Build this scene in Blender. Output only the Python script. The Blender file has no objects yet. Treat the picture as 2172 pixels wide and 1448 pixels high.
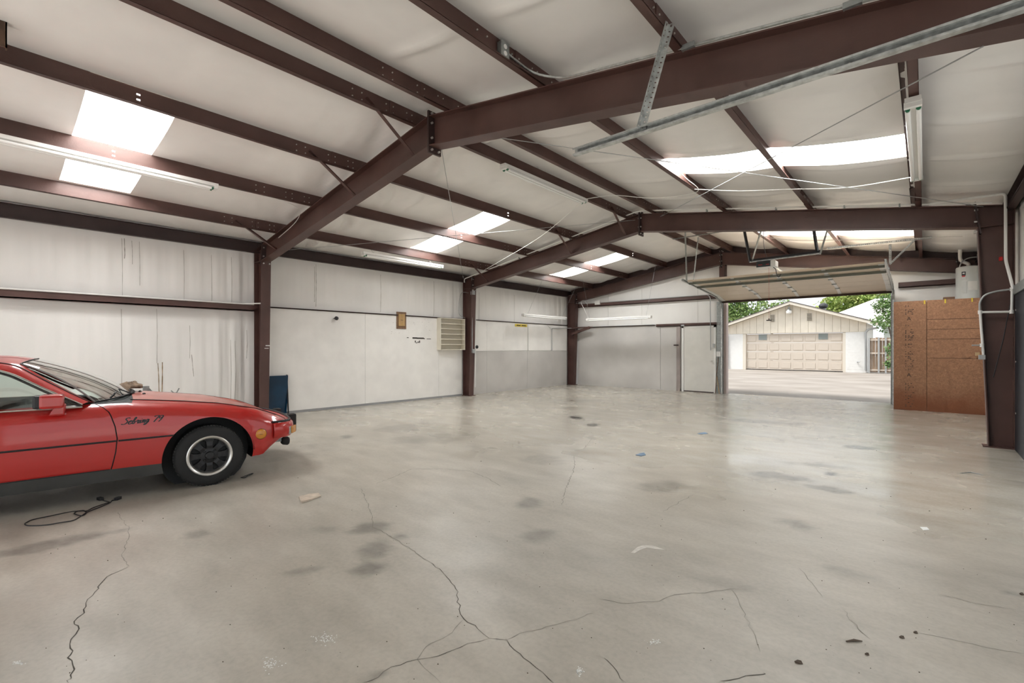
import bpy, bmesh, math, random
import numpy as np
from mathutils import Vector, Matrix, noise as mnoise

SC = bpy.context.scene
COL = SC.collection
random.seed(7)
PI = math.pi

# ------------------------------------------------------------------ camera
F_PX, CX_PX, HOR_PX, CAM_H = 998.0, 1086.0, 737.0, 1.4
YAW = math.atan2(1963 - CX_PX, F_PX)
cam_d = bpy.data.cameras.new('camera'); cam = bpy.data.objects.new('camera', cam_d); COL.objects.link(cam)
cam_d.sensor_width = 36.0; cam_d.lens = 36.0 * F_PX / 2172.0
cam_d.shift_y = (HOR_PX - 724.0) / 2172.0
cam_d.clip_start = 0.05; cam_d.clip_end = 300
cam.location = (0, 0, CAM_H); cam.rotation_euler = (PI / 2, 0, YAW)
SC.camera = cam

# ------------------------------------------------------------------ world, sun, exposure
W = bpy.data.worlds.new('overcast_sky'); SC.world = W; W.use_nodes = True
bg = W.node_tree.nodes['Background']
bg.inputs['Color'].default_value = (0.93, 0.965, 1.0, 1); bg.inputs['Strength'].default_value = 0.85
sd = bpy.data.lights.new('sun', 'SUN'); sun = bpy.data.objects.new('sun', sd); COL.objects.link(sun)
sd.energy = 3.0; sd.angle = math.radians(20); sd.color = (1.0, 0.97, 0.93)
sun.rotation_euler = (math.radians(27), 0, math.radians(-53)); sun.location = (-12, -8, 25)
SKYLIGHT = 11.0
SC.view_settings.view_transform = 'Standard'; SC.view_settings.look = 'None'
SC.view_settings.exposure = 0.64; SC.view_settings.gamma = 1.0
SC.view_settings.use_curve_mapping = False
SC.cycles.use_denoising = True
SC.cycles.max_bounces = 7; SC.cycles.diffuse_bounces = 5; SC.cycles.glossy_bounces = 3; SC.cycles.transparent_max_bounces = 6
SC.cycles.use_adaptive_sampling = True; SC.cycles.adaptive_threshold = 0.07; SC.cycles.adaptive_min_samples = 12
SC.cycles.caustics_reflective = False; SC.cycles.caustics_refractive = False
SC.cycles.sample_clamp_indirect = 6.0

# ------------------------------------------------------------------ pixel -> place helpers
_c, _s = math.cos(YAW), math.sin(YAW)
def ray(u, v):
    r = (u - CX_PX) / F_PX
    return Vector((_c * r - _s, _s * r + _c, (HOR_PX - v) / F_PX))
def at_x(u, v, x): d = ray(u, v); return Vector((0, 0, CAM_H)) + d * (x / d.x)
def at_y(u, v, y): d = ray(u, v); return Vector((0, 0, CAM_H)) + d * (y / d.y)
def at_z(u, v, z): d = ray(u, v); return Vector((0, 0, CAM_H)) + d * ((z - CAM_H) / d.z)

# ------------------------------------------------------------------ materials
MATS = {}
def nt(name):
    m = bpy.data.materials.new(name); m.use_nodes = True
    b = m.node_tree.nodes['Principled BSDF']
    return m, m.node_tree.nodes, m.node_tree.links, b
def col4(c): return (c[0], c[1], c[2], 1.0)
def mat(name, color, rough=0.5, metal=0.0, var=0.0, scale=6.0, bump=0.0, bscale=40.0, stretch=(1, 1, 1),
        color2=None, coat=0.0, spec=0.5, emit=0.0, rvar=0.0):
    if name in MATS: return MATS[name]
    m, N, L, b = nt(name)
    b.inputs['Base Color'].default_value = col4(color)
    b.inputs['Roughness'].default_value = rough; b.inputs['Metallic'].default_value = metal
    b.inputs['Coat Weight'].default_value = coat; b.inputs['Coat Roughness'].default_value = 0.04
    b.inputs['Specular IOR Level'].default_value = spec
    if emit:
        b.inputs['Emission Color'].default_value = col4(color); b.inputs['Emission Strength'].default_value = emit
    tc = N.new('ShaderNodeTexCoord'); mp = N.new('ShaderNodeMapping'); mp.inputs['Scale'].default_value = stretch
    L.new(tc.outputs['Object'], mp.inputs['Vector'])
    no = N.new('ShaderNodeTexNoise'); no.inputs['Scale'].default_value = scale; no.inputs['Detail'].default_value = 5
    L.new(mp.outputs['Vector'], no.inputs['Vector'])
    if var or color2:
        cr = N.new('ShaderNodeValToRGB')
        c2 = color2 or tuple(x * (1 - var) for x in color)
        c1 = color if color2 else tuple(min(1, x * (1 + var * 0.6)) for x in color)
        cr.color_ramp.elements[0].position = 0.34; cr.color_ramp.elements[0].color = col4(c2)
        cr.color_ramp.elements[1].position = 0.66; cr.color_ramp.elements[1].color = col4(c1)
        L.new(no.outputs['Fac'], cr.inputs['Fac']); L.new(cr.outputs['Color'], b.inputs['Base Color'])
    if rvar:
        mr = N.new('ShaderNodeMapRange'); mr.inputs['To Min'].default_value = max(0, rough - rvar); mr.inputs['To Max'].default_value = min(1, rough + rvar)
        L.new(no.outputs['Fac'], mr.inputs['Value']); L.new(mr.outputs['Result'], b.inputs['Roughness'])
    if bump:
        n2 = N.new('ShaderNodeTexNoise'); n2.inputs['Scale'].default_value = bscale; n2.inputs['Detail'].default_value = 4
        L.new(mp.outputs['Vector'], n2.inputs['Vector'])
        bp = N.new('ShaderNodeBump'); bp.inputs['Strength'].default_value = bump; bp.inputs['Distance'].default_value = 0.01
        L.new(n2.outputs['Fac'], bp.inputs['Height']); L.new(bp.outputs['Normal'], b.inputs['Normal'])
    MATS[name] = m
    return m

STEEL = mat('brown_steel', (0.098, 0.049, 0.040), 0.45, var=0.22, scale=2.2, bump=0.08, bscale=60)
STEELD = mat('dark_brown_steel', (0.05, 0.03, 0.028), 0.5, var=0.2, scale=3)
VINYL = mat('white_vinyl_insulation', (0.88, 0.865, 0.835), 0.42, var=0.05, scale=1.2, bump=0.12, bscale=9, stretch=(1, 1, 0.35))
ROOFV = mat('white_vinyl_roof_blanket', (0.90, 0.885, 0.86), 0.33, var=0.05, scale=1.4, bump=0.16, bscale=7)
BOARD = mat('white_painted_board', (0.84, 0.82, 0.785), 0.6, var=0.05, scale=2.5, bump=0.1, bscale=90)
GREYB = mat('grey_painted_board', (0.55, 0.53, 0.505), 0.6, var=0.10, scale=1.1)
WHITE = mat('white_enamel', (0.82, 0.81, 0.78), 0.35)
CREAM = mat('cream_paint', (0.74, 0.69, 0.58), 0.5, var=0.04)
PVC = mat('white_pvc', (0.8, 0.79, 0.76), 0.4)
GALV = mat('galvanised_steel', (0.55, 0.57, 0.56), 0.34, metal=0.85, var=0.25, scale=25, rvar=0.1)
GALVD = mat('dull_galvanised_steel', (0.34, 0.36, 0.35), 0.45, metal=0.6, var=0.2, scale=20)
GREYM = mat('grey_conduit', (0.42, 0.43, 0.43), 0.45, metal=0.4)
BLACK = mat('black_plastic', (0.018, 0.018, 0.02), 0.45)
RUBBER = mat('black_rubber', (0.016, 0.016, 0.016), 0.72, bump=0.15, bscale=150)
CHROME = mat('polished_metal', (0.72, 0.72, 0.70), 0.16, metal=1.0)
BOLT = mat('zinc_bolt', (0.62, 0.60, 0.56), 0.35, metal=0.6)
TUBEG = mat('white_tube_glass', (0.9, 0.9, 0.88), 0.18)
GREEN = mat('green_tube_cap', (0.02, 0.16, 0.08), 0.4)
RED = mat('red_plastic', (0.5, 0.02, 0.02), 0.4)
YELLOW = mat('yellow_label', (0.72, 0.56, 0.06), 0.5)
NAVY = mat('dark_blue_gloss', (0.006, 0.045, 0.10), 0.18, var=0.3, scale=2)
CHAR = mat('charcoal_door_paint', (0.02, 0.021, 0.027), 0.5, var=0.2)

def mat_skylight():
    m, N, L, b = nt('translucent_corrugated_skylight')
    b.inputs['Base Color'].default_value = (0.85, 0.85, 0.8, 1); b.inputs['Roughness'].default_value = 0.5
    tc = N.new('ShaderNodeTexCoord'); no = N.new('ShaderNodeTexNoise'); no.inputs['Scale'].default_value = 3
    mp = N.new('ShaderNodeMapping'); mp.inputs['Scale'].default_value = (0.4, 3, 1)
    L.new(tc.outputs['Object'], mp.inputs['Vector']); L.new(mp.outputs['Vector'], no.inputs['Vector'])
    cr = N.new('ShaderNodeValToRGB'); cr.color_ramp.elements[0].color = (0.86, 0.87, 0.87, 1); cr.color_ramp.elements[1].color = (0.97, 0.985, 1.0, 1)
    L.new(no.outputs['Fac'], cr.inputs['Fac']); L.new(cr.outputs['Color'], b.inputs['Emission Color'])
    b.inputs['Emission Strength'].default_value = SKYLIGHT
    return m
SKYM = mat_skylight()

# ------------------------------------------------------------------ mesh builder
class MB:
    def __init__(self): self.v = []; self.f = []; self.mi = []; self.sm = []
    def add(self, vs, fs, mi=0, smooth=False):
        o = len(self.v); self.v.extend([tuple(p) for p in vs])
        for f in fs: self.f.append(tuple(i + o for i in f)); self.mi.append(mi); self.sm.append(smooth)
        return self
    def box(self, x0, x1, y0, y1, z0, z1, mi=0):
        vs = [(x, y, z) for z in (z0, z1) for y in (y0, y1) for x in (x0, x1)]
        return self.add(vs, [(0, 2, 3, 1), (4, 5, 7, 6), (0, 1, 5, 4), (2, 6, 7, 3), (0, 4, 6, 2), (1, 3, 7, 5)], mi)
    def obox(self, c, ax, ay, az, mi=0):
        c = Vector(c); ax, ay, az = Vector(ax), Vector(ay), Vector(az)
        vs = [c + ax * i + ay * j + az * k for k in (-1, 1) for j in (-1, 1) for i in (-1, 1)]
        return self.add(vs, [(0, 2, 3, 1), (4, 5, 7, 6), (0, 1, 5, 4), (2, 6, 7, 3), (0, 4, 6, 2), (1, 3, 7, 5)], mi)
    def bar(self, p, q, w, h, up=(0, 0, 1), mi=0):
        p, q = Vector(p), Vector(q); d = (q - p); l = d.length; d.normalize()
        s = d.cross(Vector(up))
        if s.length < 1e-4: s = d.cross(Vector((1, 0, 0)))
        s.normalize(); u = s.cross(d)
        return self.obox((p + q) / 2, d * (l / 2), s * (w / 2), u * (h / 2), mi)
    def angle(self, p, q, w=0.035, t=0.003, up=(0, 0, 1), mi=0):      # L-section
        p, q = Vector(p), Vector(q); d = (q - p).normalized(); s = d.cross(Vector(up))
        if s.length < 1e-4: s = d.cross(Vector((1, 0, 0)))
        s.normalize(); u = s.cross(d)
        self.obox((p + q) / 2 + s * (w / 2), (q - p) / 2, s * (w / 2), u * (t / 2), mi)
        return self.obox((p + q) / 2 + u * (w / 2), (q - p) / 2, s * (t / 2), u * (w / 2), mi)
    def tube(self, pts, r, n=8, mi=0, cap=True, closed=False):
        pts = [Vector(p) for p in pts]; k = len(pts); rings = []
        up = None
        for i, p in enumerate(pts):
            if closed: d = pts[(i + 1) % k] - pts[i - 1]
            else: d = pts[min(i + 1, k - 1)] - pts[max(i - 1, 0)]
            d.normalize()
            if up is None:
                up = Vector((0, 0, 1)) if abs(d.z) < 0.9 else Vector((1, 0, 0))
            s = d.cross(up)
            if s.length < 1e-5: s = d.cross(Vector((0, 1, 0.3)))
            s.normalize(); up = s.cross(d).normalized()
            rr = r[i] if isinstance(r, (list, tuple)) else r
            rings.append([p + s * (rr * math.cos(2 * PI * j / n)) + up * (rr * math.sin(2 * PI * j / n)) for j in range(n)])
        vs = [v for R in rings for v in R]; fs = []
        for i in range(k if closed else k - 1):
            a, b = i * n, ((i + 1) % k) * n
            for j in range(n): fs.append((a + j, a + (j + 1) % n, b + (j + 1) % n, b + j))
        if cap and not closed: fs += [tuple(range(n))[::-1], tuple(range((k - 1) * n, k * n))]
        return self.add(vs, fs, mi, True)
    def lathe(self, prof, c=(0, 0, 0), axis=(0, 0, 1), n=24, mi=0, closed=False, cap=True):   # prof: (r, h) pairs along axis
        a = Vector(axis).normalized(); x = a.orthogonal().normalized(); y = a.cross(x); c = Vector(c)
        vs = []; fs = []
        for r, h in prof:
            for j in range(n):
                t = 2 * PI * j / n; vs.append(c + a * h + (x * math.cos(t) + y * math.sin(t)) * r)
        k = len(prof)
        for i in range(k if closed else k - 1):
            p, q = i * n, ((i + 1) % k) * n
            for j in range(n): fs.append((p + j, p + (j + 1) % n, q + (j + 1) % n, q + j))
        if not closed and cap:
            if prof[0][0] > 1e-5: fs.append(tuple(range(n))[::-1])
            if prof[-1][0] > 1e-5: fs.append(tuple(range((k - 1) * n, k * n)))
        return self.add(vs, fs, mi, True)
    def prism(self, poly, fn, t0, t1, mi=0):     # poly of 2-D points, fn(a, b, t) -> 3-D
        n = len(poly)
        vs = [fn(a, b, t0) for a, b in poly] + [fn(a, b, t1) for a, b in poly]
        fs = [tuple(range(n))[::-1], tuple(range(n, 2 * n))] + [(i, (i + 1) % n, n + (i + 1) % n, n + i) for i in range(n)]
        return self.add(vs, fs, mi)
    def grid(self, rows, mi=0, smooth=True, skip=None):
        m = len(rows[0]); vs = [p for r in rows for p in r]; fs = []
        for i in range(len(rows) - 1):
            for j in range(m - 1):
                if skip and skip(i, j): continue
                fs.append((i * m + j, i * m + j + 1, (i + 1) * m + j + 1, (i + 1) * m + j))
        return self.add(vs, fs, mi, smooth)
    def build(self, name, mats, parent=None, origin=None, bevel=0.0, sharp=35, fix=True):
        if not isinstance(mats, (list, tuple)): mats = [mats]
        if parent is not None: off = Vector(parent.get('_org', (0, 0, 0)))
        elif origin is not None: off = Vector(origin)
        else:
            xs = np.array(self.v); off = Vector(((xs[:, 0].min() + xs[:, 0].max()) / 2, (xs[:, 1].min() + xs[:, 1].max()) / 2, xs[:, 2].min()))
        me = bpy.data.meshes.new(name)
        me.from_pydata([(p[0] - off.x, p[1] - off.y, p[2] - off.z) for p in self.v], [], self.f)
        me.polygons.foreach_set('material_index', self.mi); me.polygons.foreach_set('use_smooth', self.sm)
        for m in mats: me.materials.append(m)
        if fix:
            bm = bmesh.new(); bm.from_mesh(me)
            bmesh.ops.recalc_face_normals(bm, faces=bm.faces[:])
            if bevel: bmesh.ops.bevel(bm, geom=bm.edges[:], offset=bevel, segments=2, affect='EDGES', profile=0.6)
            bm.to_mesh(me); bm.free()
        if any(self.sm): me.set_sharp_from_angle(angle=math.radians(sharp))
        me.update()
        o = bpy.data.objects.new(name, me); COL.objects.link(o)
        if parent is not None: o.parent = parent; o['_org'] = tuple(off)
        else: o.location = off; o['_org'] = tuple(off)
        return o

def tag(o, label=None, cat=None, group=None, kind=None):
    if label: o['label'] = label
    if cat: o['category'] = cat
    if group: o['group'] = group
    if kind: o['kind'] = kind
    return o
def thing(name, label, cat, loc, group=None, rotz=0.0):
    o = bpy.data.objects.new(name, None); COL.objects.link(o)
    o.empty_display_size = 0.1; o.location = loc; o.rotation_euler = (0, 0, rotz)
    o['_org'] = tuple(loc) if rotz == 0 else (0.0, 0.0, 0.0)
    return tag(o, label, cat, group)
def smooth_path(pts, n=6):
    pts = [Vector(p) for p in pts]; out = []
    for i in range(len(pts) - 1):
        p0 = pts[max(i - 1, 0)]; p1 = pts[i]; p2 = pts[i + 1]; p3 = pts[min(i + 2, len(pts) - 1)]
        for k in range(n):
            t = k / n
            out.append(0.5 * ((2 * p1) + (p2 - p0) * t + (2 * p0 - 5 * p1 + 4 * p2 - p3) * t * t + (3 * p1 - p0 - 3 * p2 + p3) * t ** 3))
    out.append(pts[-1]); return out
def round_path(pts, r=0.06, n=4):      # straight runs with rounded elbows
    pts = [Vector(p) for p in pts]; out = [pts[0]]
    for i in range(1, len(pts) - 1):
        a, b, c = pts[i - 1], pts[i], pts[i + 1]
        r1 = min(r, (a - b).length * 0.45, (c - b).length * 0.45)
        p, q = b + (a - b).normalized() * r1, b + (c - b).normalized() * r1
        for k in range(n + 1):
            t = k / n; out.append(p * (1 - t) ** 2 + b * 2 * t * (1 - t) + q * t * t)
    out.append(pts[-1]); return out

# ------------------------------------------------------------------ the room's key sizes
XL, XR, YB, YF = -10.25, 0.97, 15.05, -2.3
RIDGE = -4.63
def z_top(x): return 4.28 - 0.164 * abs(x - RIDGE)       # top of rafters, underside of purlins
def z_bot(x): return 3.905 - 0.153 * abs(x - RIDGE)      # underside of rafters
def z_roof(x): return z_top(x) + 0.20                    # insulation above purlins
FRAMES = (3.79, 9.5, 14.86)
PUR = [RIDGE - 4.52, RIDGE - 3.12, RIDGE - 1.73, RIDGE - 0.305, RIDGE + 0.305, RIDGE + 1.73, RIDGE + 3.12, RIDGE + 4.52]
SKY_Y = ((0.76, 1.54), (6.71, 7.52), (12.12, 12.95))
# ================================================================== FLOOR
def floor_material():
    m, N, L, b = nt('worn_concrete_slab')
    tc = N.new('ShaderNodeTexCoord'); P = tc.outputs['Object']
    def noise(scale, detail=6, stretch=None, rot=0.0, rough=0.55):
        n = N.new('ShaderNodeTexNoise'); n.inputs['Scale'].default_value = scale; n.inputs['Detail'].default_value = detail
        n.inputs['Roughness'].default_value = rough
        if stretch:
            mp = N.new('ShaderNodeMapping'); mp.inputs['Scale'].default_value = stretch; mp.inputs['Rotation'].default_value = (0, 0, rot)
            L.new(P, mp.inputs['Vector']); L.new(mp.outputs['Vector'], n.inputs['Vector'])
        else: L.new(P, n.inputs['Vector'])
        return n.outputs['Fac']
    def ramp(fac, p0, c0, p1, c1):
        r = N.new('ShaderNodeValToRGB'); r.color_ramp.elements[0].position = p0; r.color_ramp.elements[0].color = col4(c0)
        r.color_ramp.elements[1].position = p1; r.color_ramp.elements[1].color = col4(c1); L.new(fac, r.inputs['Fac']); return r.outputs['Color']
    def mul(a, bb, f=1.0):
        x = N.new('ShaderNodeMix'); x.data_type = 'RGBA'; x.blend_type = 'MULTIPLY'; x.inputs['Factor'].default_value = f
        L.new(a, x.inputs['A']); L.new(bb, x.inputs['B']); return x.outputs['Result']
    big = noise(0.55, 5); mid = noise(1.7, 7, (1.0, 1.7, 1), 0.75, 0.6); fine = noise(38, 5); streak = noise(2.2, 6, (0.7, 2.8, 1), 0.70)
    c = ramp(big, 0.25, (0.475, 0.448, 0.393), 0.75, (0.555, 0.508, 0.432))
    c = mul(c, ramp(mid, 0.22, (0.72, 0.715, 0.70), 0.74, (1.04, 1.04, 1.04)), 0.85)
    c = mul(c, ramp(streak, 0.25, (0.76, 0.74, 0.71), 0.72, (1.04, 1.04, 1.04)), 0.6)
    c = mul(c, ramp(fine, 0.3, (0.88, 0.88, 0.88), 0.6, (1.03, 1.03, 1.03)), 0.7)
    sp = noise(55, 2); c = mul(c, ramp(sp, 0.24, (0.62, 0.60, 0.57), 0.32, (1, 1, 1)), 0.4)
    at = N.new('ShaderNodeAttribute'); at.attribute_name = 'stain'
    st_n = noise(9, 5); sm_ = N.new('ShaderNodeMath'); sm_.operation = 'MULTIPLY_ADD'; L.new(st_n, sm_.inputs[0]); sm_.inputs[1].default_value = .9; sm_.inputs[2].default_value = .55
    sv = N.new('ShaderNodeMath'); sv.operation = 'MULTIPLY'; L.new(at.outputs['Fac'], sv.inputs[0]); L.new(sm_.outputs[0], sv.inputs[1])
    inv = N.new('ShaderNodeMath'); inv.operation = 'SUBTRACT'; inv.inputs[0].default_value = 1.0; inv.use_clamp = True; L.new(sv.outputs[0], inv.inputs[1])
    x = N.new('ShaderNodeMix'); x.data_type = 'RGBA'; x.blend_type = 'MULTIPLY'; x.inputs['Factor'].default_value = 1
    L.new(c, x.inputs['A']); L.new(inv.outputs[0], x.inputs['B']); c = x.outputs['Result']
    L.new(c, b.inputs['Base Color'])
    rr = N.new('ShaderNodeMapRange'); rr.inputs['From Min'].default_value = 0.2; rr.inputs['From Max'].default_value = 0.8
    rr.inputs['To Min'].default_value = 0.52; rr.inputs['To Max'].default_value = 0.26; rmid = noise(1.1, 2, (1.0, 1.5, 1), 0.75); L.new(rmid, rr.inputs['Value'])
    # the far bays are trowelled smoother and sealed; the slab near the camera is worn matt
    sy = N.new('ShaderNodeSeparateXYZ'); L.new(P, sy.inputs[0])
    wy = N.new('ShaderNodeMath'); wy.operation = 'MULTIPLY_ADD'; L.new(big, wy.inputs[0]); wy.inputs[1].default_value = 1.5; L.new(sy.outputs['Y'], wy.inputs[2])
    ry_ = N.new('ShaderNodeMapRange'); ry_.interpolation_type = 'SMOOTHSTEP'; ry_.inputs['From Min'].default_value = 4.0; ry_.inputs['From Max'].default_value = 6.6
    ry_.inputs['To Min'].default_value = 0.04; ry_.inputs['To Max'].default_value = -0.15; L.new(wy.outputs[0], ry_.inputs['Value'])
    rs_ = N.new('ShaderNodeMath'); rs_.operation = 'ADD'; L.new(rr.outputs['Result'], rs_.inputs[0]); L.new(ry_.outputs['Result'], rs_.inputs[1])
    L.new(rs_.outputs[0], b.inputs['Roughness'])
    b.inputs['Specular IOR Level'].default_value = 0.48
    bp = N.new('ShaderNodeBump'); bp.inputs['Strength'].default_value = 0.05; bp.inputs['Distance'].default_value = 0.004
    hb = noise(5, 2); L.new(hb, bp.inputs['Height']); L.new(bp.outputs['Normal'], b.inputs['Normal'])
    return m
# oil and tyre stains: (pixel centre, half sizes in pixels, strength)
stains = [(798, 1118, 48, 13, .42), (851, 1137, 20, 9, .45), (796, 1164, 36, 24, .40), (782, 1207, 38, 20, .48), (1122, 1065, 32, 14, .38),
          (1135, 1138, 52, 16, .30), (650, 1209, 40, 9, .3), (798, 1430, 26, 10, .35), (1225, 886, 17, 4, .75), (1258, 901, 15, 4, .75),
          (1400, 1032, 62, 14, .32), (1695, 1114, 44, 18, .40), (1634, 1008, 80, 11, .42), (1761, 1005, 17, 5, .7), (1737, 986, 60, 8, .4),
          (1737, 1034, 60, 8, .45), (1824, 949, 34, 5, .6), (97, 1155, 115, 16, .42), (200, 1136, 60, 9, .4), (419, 1135, 26, 11, .32),
          (690, 1122, 40, 12, .2), (900, 930, 80, 14, .2), (860, 905, 60, 10, .28), (1150, 975, 50, 14, .22), (2140, 1255, 28, 9, .35),
          (1800, 1215, 60, 10, .22), (560, 960, 120, 26, .18), (1600, 893, 120, 5, .35), (1560, 1240, 70, 14, .16), (735, 927, 16, 4, .5)]
fl = MB(); FX0, FX1, FY0, FY1 = XL - 0.15, XR + 0.15, YF - 0.2, YB + 0.18
fnx, fny = int((FX1 - FX0) / .045), int((FY1 - FY0) / .045)
fl.grid([[(FX0 + (FX1 - FX0) * i / fnx, FY0 + (FY1 - FY0) * j / fny, 0.0) for i in range(fnx + 1)] for j in range(fny + 1)], smooth=False)
n_top = len(fl.v)
fl.add([(FX0, FY0, 0), (FX1, FY0, 0), (FX1, FY1, 0), (FX0, FY1, 0), (FX0, FY0, -.14), (FX1, FY0, -.14), (FX1, FY1, -.14), (FX0, FY1, -.14)], [(4, 7, 6, 5), (0, 4, 5, 1), (1, 5, 6, 2), (2, 6, 7, 3), (3, 7, 4, 0)])
floor = fl.build('floor', floor_material(), origin=(0, 0, 0), fix=False)
fco = np.array(fl.v); mask = np.zeros(len(fco))
fnz = np.array([mnoise.fractal(Vector((p[0] * 3.2, p[1] * 3.2, 1.7)), .6, 2.0, 4) for p in fl.v])
for (u, v, rx, ry, stg) in stains:
    p = at_z(u, v, 0); dep = CAM_H * F_PX / (v - HOR_PX)
    a_, e_ = rx * dep / F_PX, ry * dep * dep / (F_PX * CAM_H)
    vd = Vector((p.x, p.y)).normalized(); ca, sa = vd.y, -vd.x            # local axes: across and along the line of sight
    dx, dy = fco[:, 0] - p.x, fco[:, 1] - p.y
    q = np.sqrt(((dx * ca + dy * sa) / a_) ** 2 + ((-dx * sa + dy * ca) / e_) ** 2) + .55 * fnz
    t_ = np.clip((1.15 - q) / .75, 0, 1); mask = np.maximum(mask, stg * t_ * t_ * (3 - 2 * t_))
fat = floor.data.attributes.new('stain', 'FLOAT', 'POINT'); fat.data.foreach_set('value', mask.astype(np.float32))
tag(floor, 'worn grey concrete slab floor with cracks and oil stains', kind='structure')

CRACKM = mat('dark_crack', (0.10, 0.09, 0.075), 0.9)  # dark ribbon colour of the wider cracks
CRACKL = mat('faint_crack', (0.26, 0.245, 0.21), 0.9)
def px_list(off, sc, pts): return [(off[0] + x / sc, off[1] + y / sc) for x, y in pts]
cracks = [
 (px_list((0, 1000), 3.103, [(780,265),(800,310),(850,370),(850,430),(830,460),(820,520),(800,545),(830,610),(850,625)]), .0016, 1),
 (px_list((0, 1000), 3.103, [(850,625),(750,670),(705,690),(660,740),(650,770),(610,815),(565,865),(555,930),(512,960),(490,1005),(520,1035),(470,1100),(460,1135),(480,1180),(445,1225),(480,1275),(470,1360),(450,1390)]), .0021, 0),
 (px_list((600, 850), 2.4214, [(400,450),(440,540),(460,600),(460,650),(530,680),(630,745),(760,830)]), .0022, 1),
 (px_list((600, 850), 2.4214, [(760,830),(830,890),(900,980),(905,1070),(930,1120),(1000,1170),(1060,1220),(1150,1228),(1220,1300),(1300,1370),(1390,1448)]), .0016, 0),
 (px_list((600, 850), 2.4214, [(1060,1220),(950,1245),(800,1310),(690,1328),(560,1365),(490,1420),(410,1448)]), .0013, 0),
 (px_list((600, 850), 2.4214, [(1150,1228),(1250,1185),(1400,1150),(1600,1090)]), .0012, 1),
 (px_list((600, 850), 2.4214, [(930,1120),(870,1190),(760,1245),(715,1290),(690,1328),(760,1400),(810,1448)]), .0011, 1),
 (px_list((600, 850), 2.4214, [(1595,185),(1550,240),(1495,285),(1500,330),(1480,390),(1450,460),(1432,535)]), .003, 1),
 (px_list((600, 850), 2.4214, [(480,425),(560,395),(660,350),(820,350),(960,360),(1060,400),(1120,440)]), .0025, 1),
 (px_list((1200, 850), 2.4217, [(180,1020),(280,1040),(480,1030),(560,995),(740,980),(850,965),(920,970)]), .0014, 1),
 (px_list((1200, 850), 2.4217, [(195,1320),(240,1360),(270,1400),(310,1448)]), .0013, 0),
 (px_list((1200, 850), 2.4217, [(790,1440),(890,1425),(1010,1405),(1015,1395)]), .0018, 0),
 (px_list((1200, 850), 2.4217, [(850,970),(890,1030),(960,1180),(1000,1290)]), .001, 1),
 (px_list((1200, 850), 2.4217, [(500,570),(600,510),(700,460)]), .002, 1),
 (px_list((1572, 850), 2.4217, [(295,855),(360,930),(420,1010)]), .0014, 1),
 (px_list((1572, 850), 2.4217, [(520,1070),(600,1170),(665,1225)]), .0013, 1),
 (px_list((1572, 850), 2.4217, [(890,1190),(1030,1215),(1120,1235),(1250,1265),(1453,1300)]), .0012, 1),
 (px_list((1572, 850), 2.4217, [(1010,990),(1200,1040),(1420,1075)]), .0013, 1)]
for pts, w, faint in cracks:
    P3 = [at_z(u, v, 0) for u, v in pts]; dense = []
    for i in range(len(P3) - 1):
        n = max(2, int((P3[i + 1] - P3[i]).length / 0.035))
        for k in range(n):
            p = P3[i].lerp(P3[i + 1], k / n); j = 0.009 if k else 0.0
            dense.append(p + Vector((random.uniform(-j, j), random.uniform(-j, j), 0)))
    dense.append(P3[-1]); vs = []; fs = []
    for i, p in enumerate(dense):
        d = (dense[min(i + 1, len(dense) - 1)] - dense[max(i - 1, 0)]).normalized(); s = Vector((-d.y, d.x, 0))
        ww = w * random.uniform(0.5, 1.5) * (0.2 if i in (0, len(dense) - 1) else 1)
        vs += [p + s * ww + Vector((0, 0, 0.0012)), p - s * ww + Vector((0, 0, 0.0012))]
        if i: fs.append((2 * i - 2, 2 * i - 1, 2 * i + 1, 2 * i))
    b = MB(); b.add(vs, fs); b.build('crack', CRACKL if faint else CRACKM, floor)

# ================================================================== CEILING (insulation blankets) and skylights
def nz3(x, y, z=0.0): return mnoise.noise(Vector((x, y, z)))
def blanket(x, y, side):
    """underside of the roof blanket: sag between purlins, rolls' edges, pull wrinkles near the frames"""
    z = z_roof(x); xs = ([XL] + PUR[:4] + [RIDGE]) if side < 0 else ([RIDGE] + PUR[4:] + [XR])
    for a, b in zip(xs[:-1], xs[1:]):
        if a - 1e-6 <= x <= b + 1e-6:
            t = (x - a) / (b - a); w = math.sin(PI * min(1, max(0, t)))
            break
    sk = any(y0 - 0.3 < y < y1 + 0.3 for y0, y1 in SKY_Y)
    z -= w * (0.018 + 0.016 * (nz3(x * 0.5, y * 0.35, 3) + 0.5)) * (b - a)
    pitch = 1.22
    yk = (y - 0.35) % pitch; dist = min(yk, pitch - yk)
    if side > 0: z -= w * 0.035 * math.exp(-(dist / 0.05) ** 2)
    else: z -= w * 0.010 * math.exp(-(dist / 0.03) ** 2)
    for fy in FRAMES:
        k = math.exp(-((y - fy - 0.7) / 0.8) ** 2) if side < 0 else 0.25 * math.exp(-((y - fy - 0.6) / 0.7) ** 2)
        if k > 0.02:
            q = (y - fy) * 9 + (x * 3.4) + 2.0 * nz3(x * 1.3, y * 1.3, 9)
            z -= w * k * 0.055 * (math.sin(q) + 0.7 * math.sin(2.3 * q + 1.0))
    z += w * 0.010 * nz3(x * 2.0, y * 1.1, 5)
    return z
ceil = MB()
HOLES = [(y0, y1, PUR[0] + 0.06, PUR[2]) for y0, y1 in SKY_Y] + [(y0, y1, PUR[5], PUR[7]) for y0, y1 in SKY_Y[1:]]
ys = sorted(set([round(YF + 0.06 * i, 4) for i in range(int((YB - YF) / 0.06) + 1)] + [YB] + [y for p in SKY_Y for y in p]))
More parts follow.
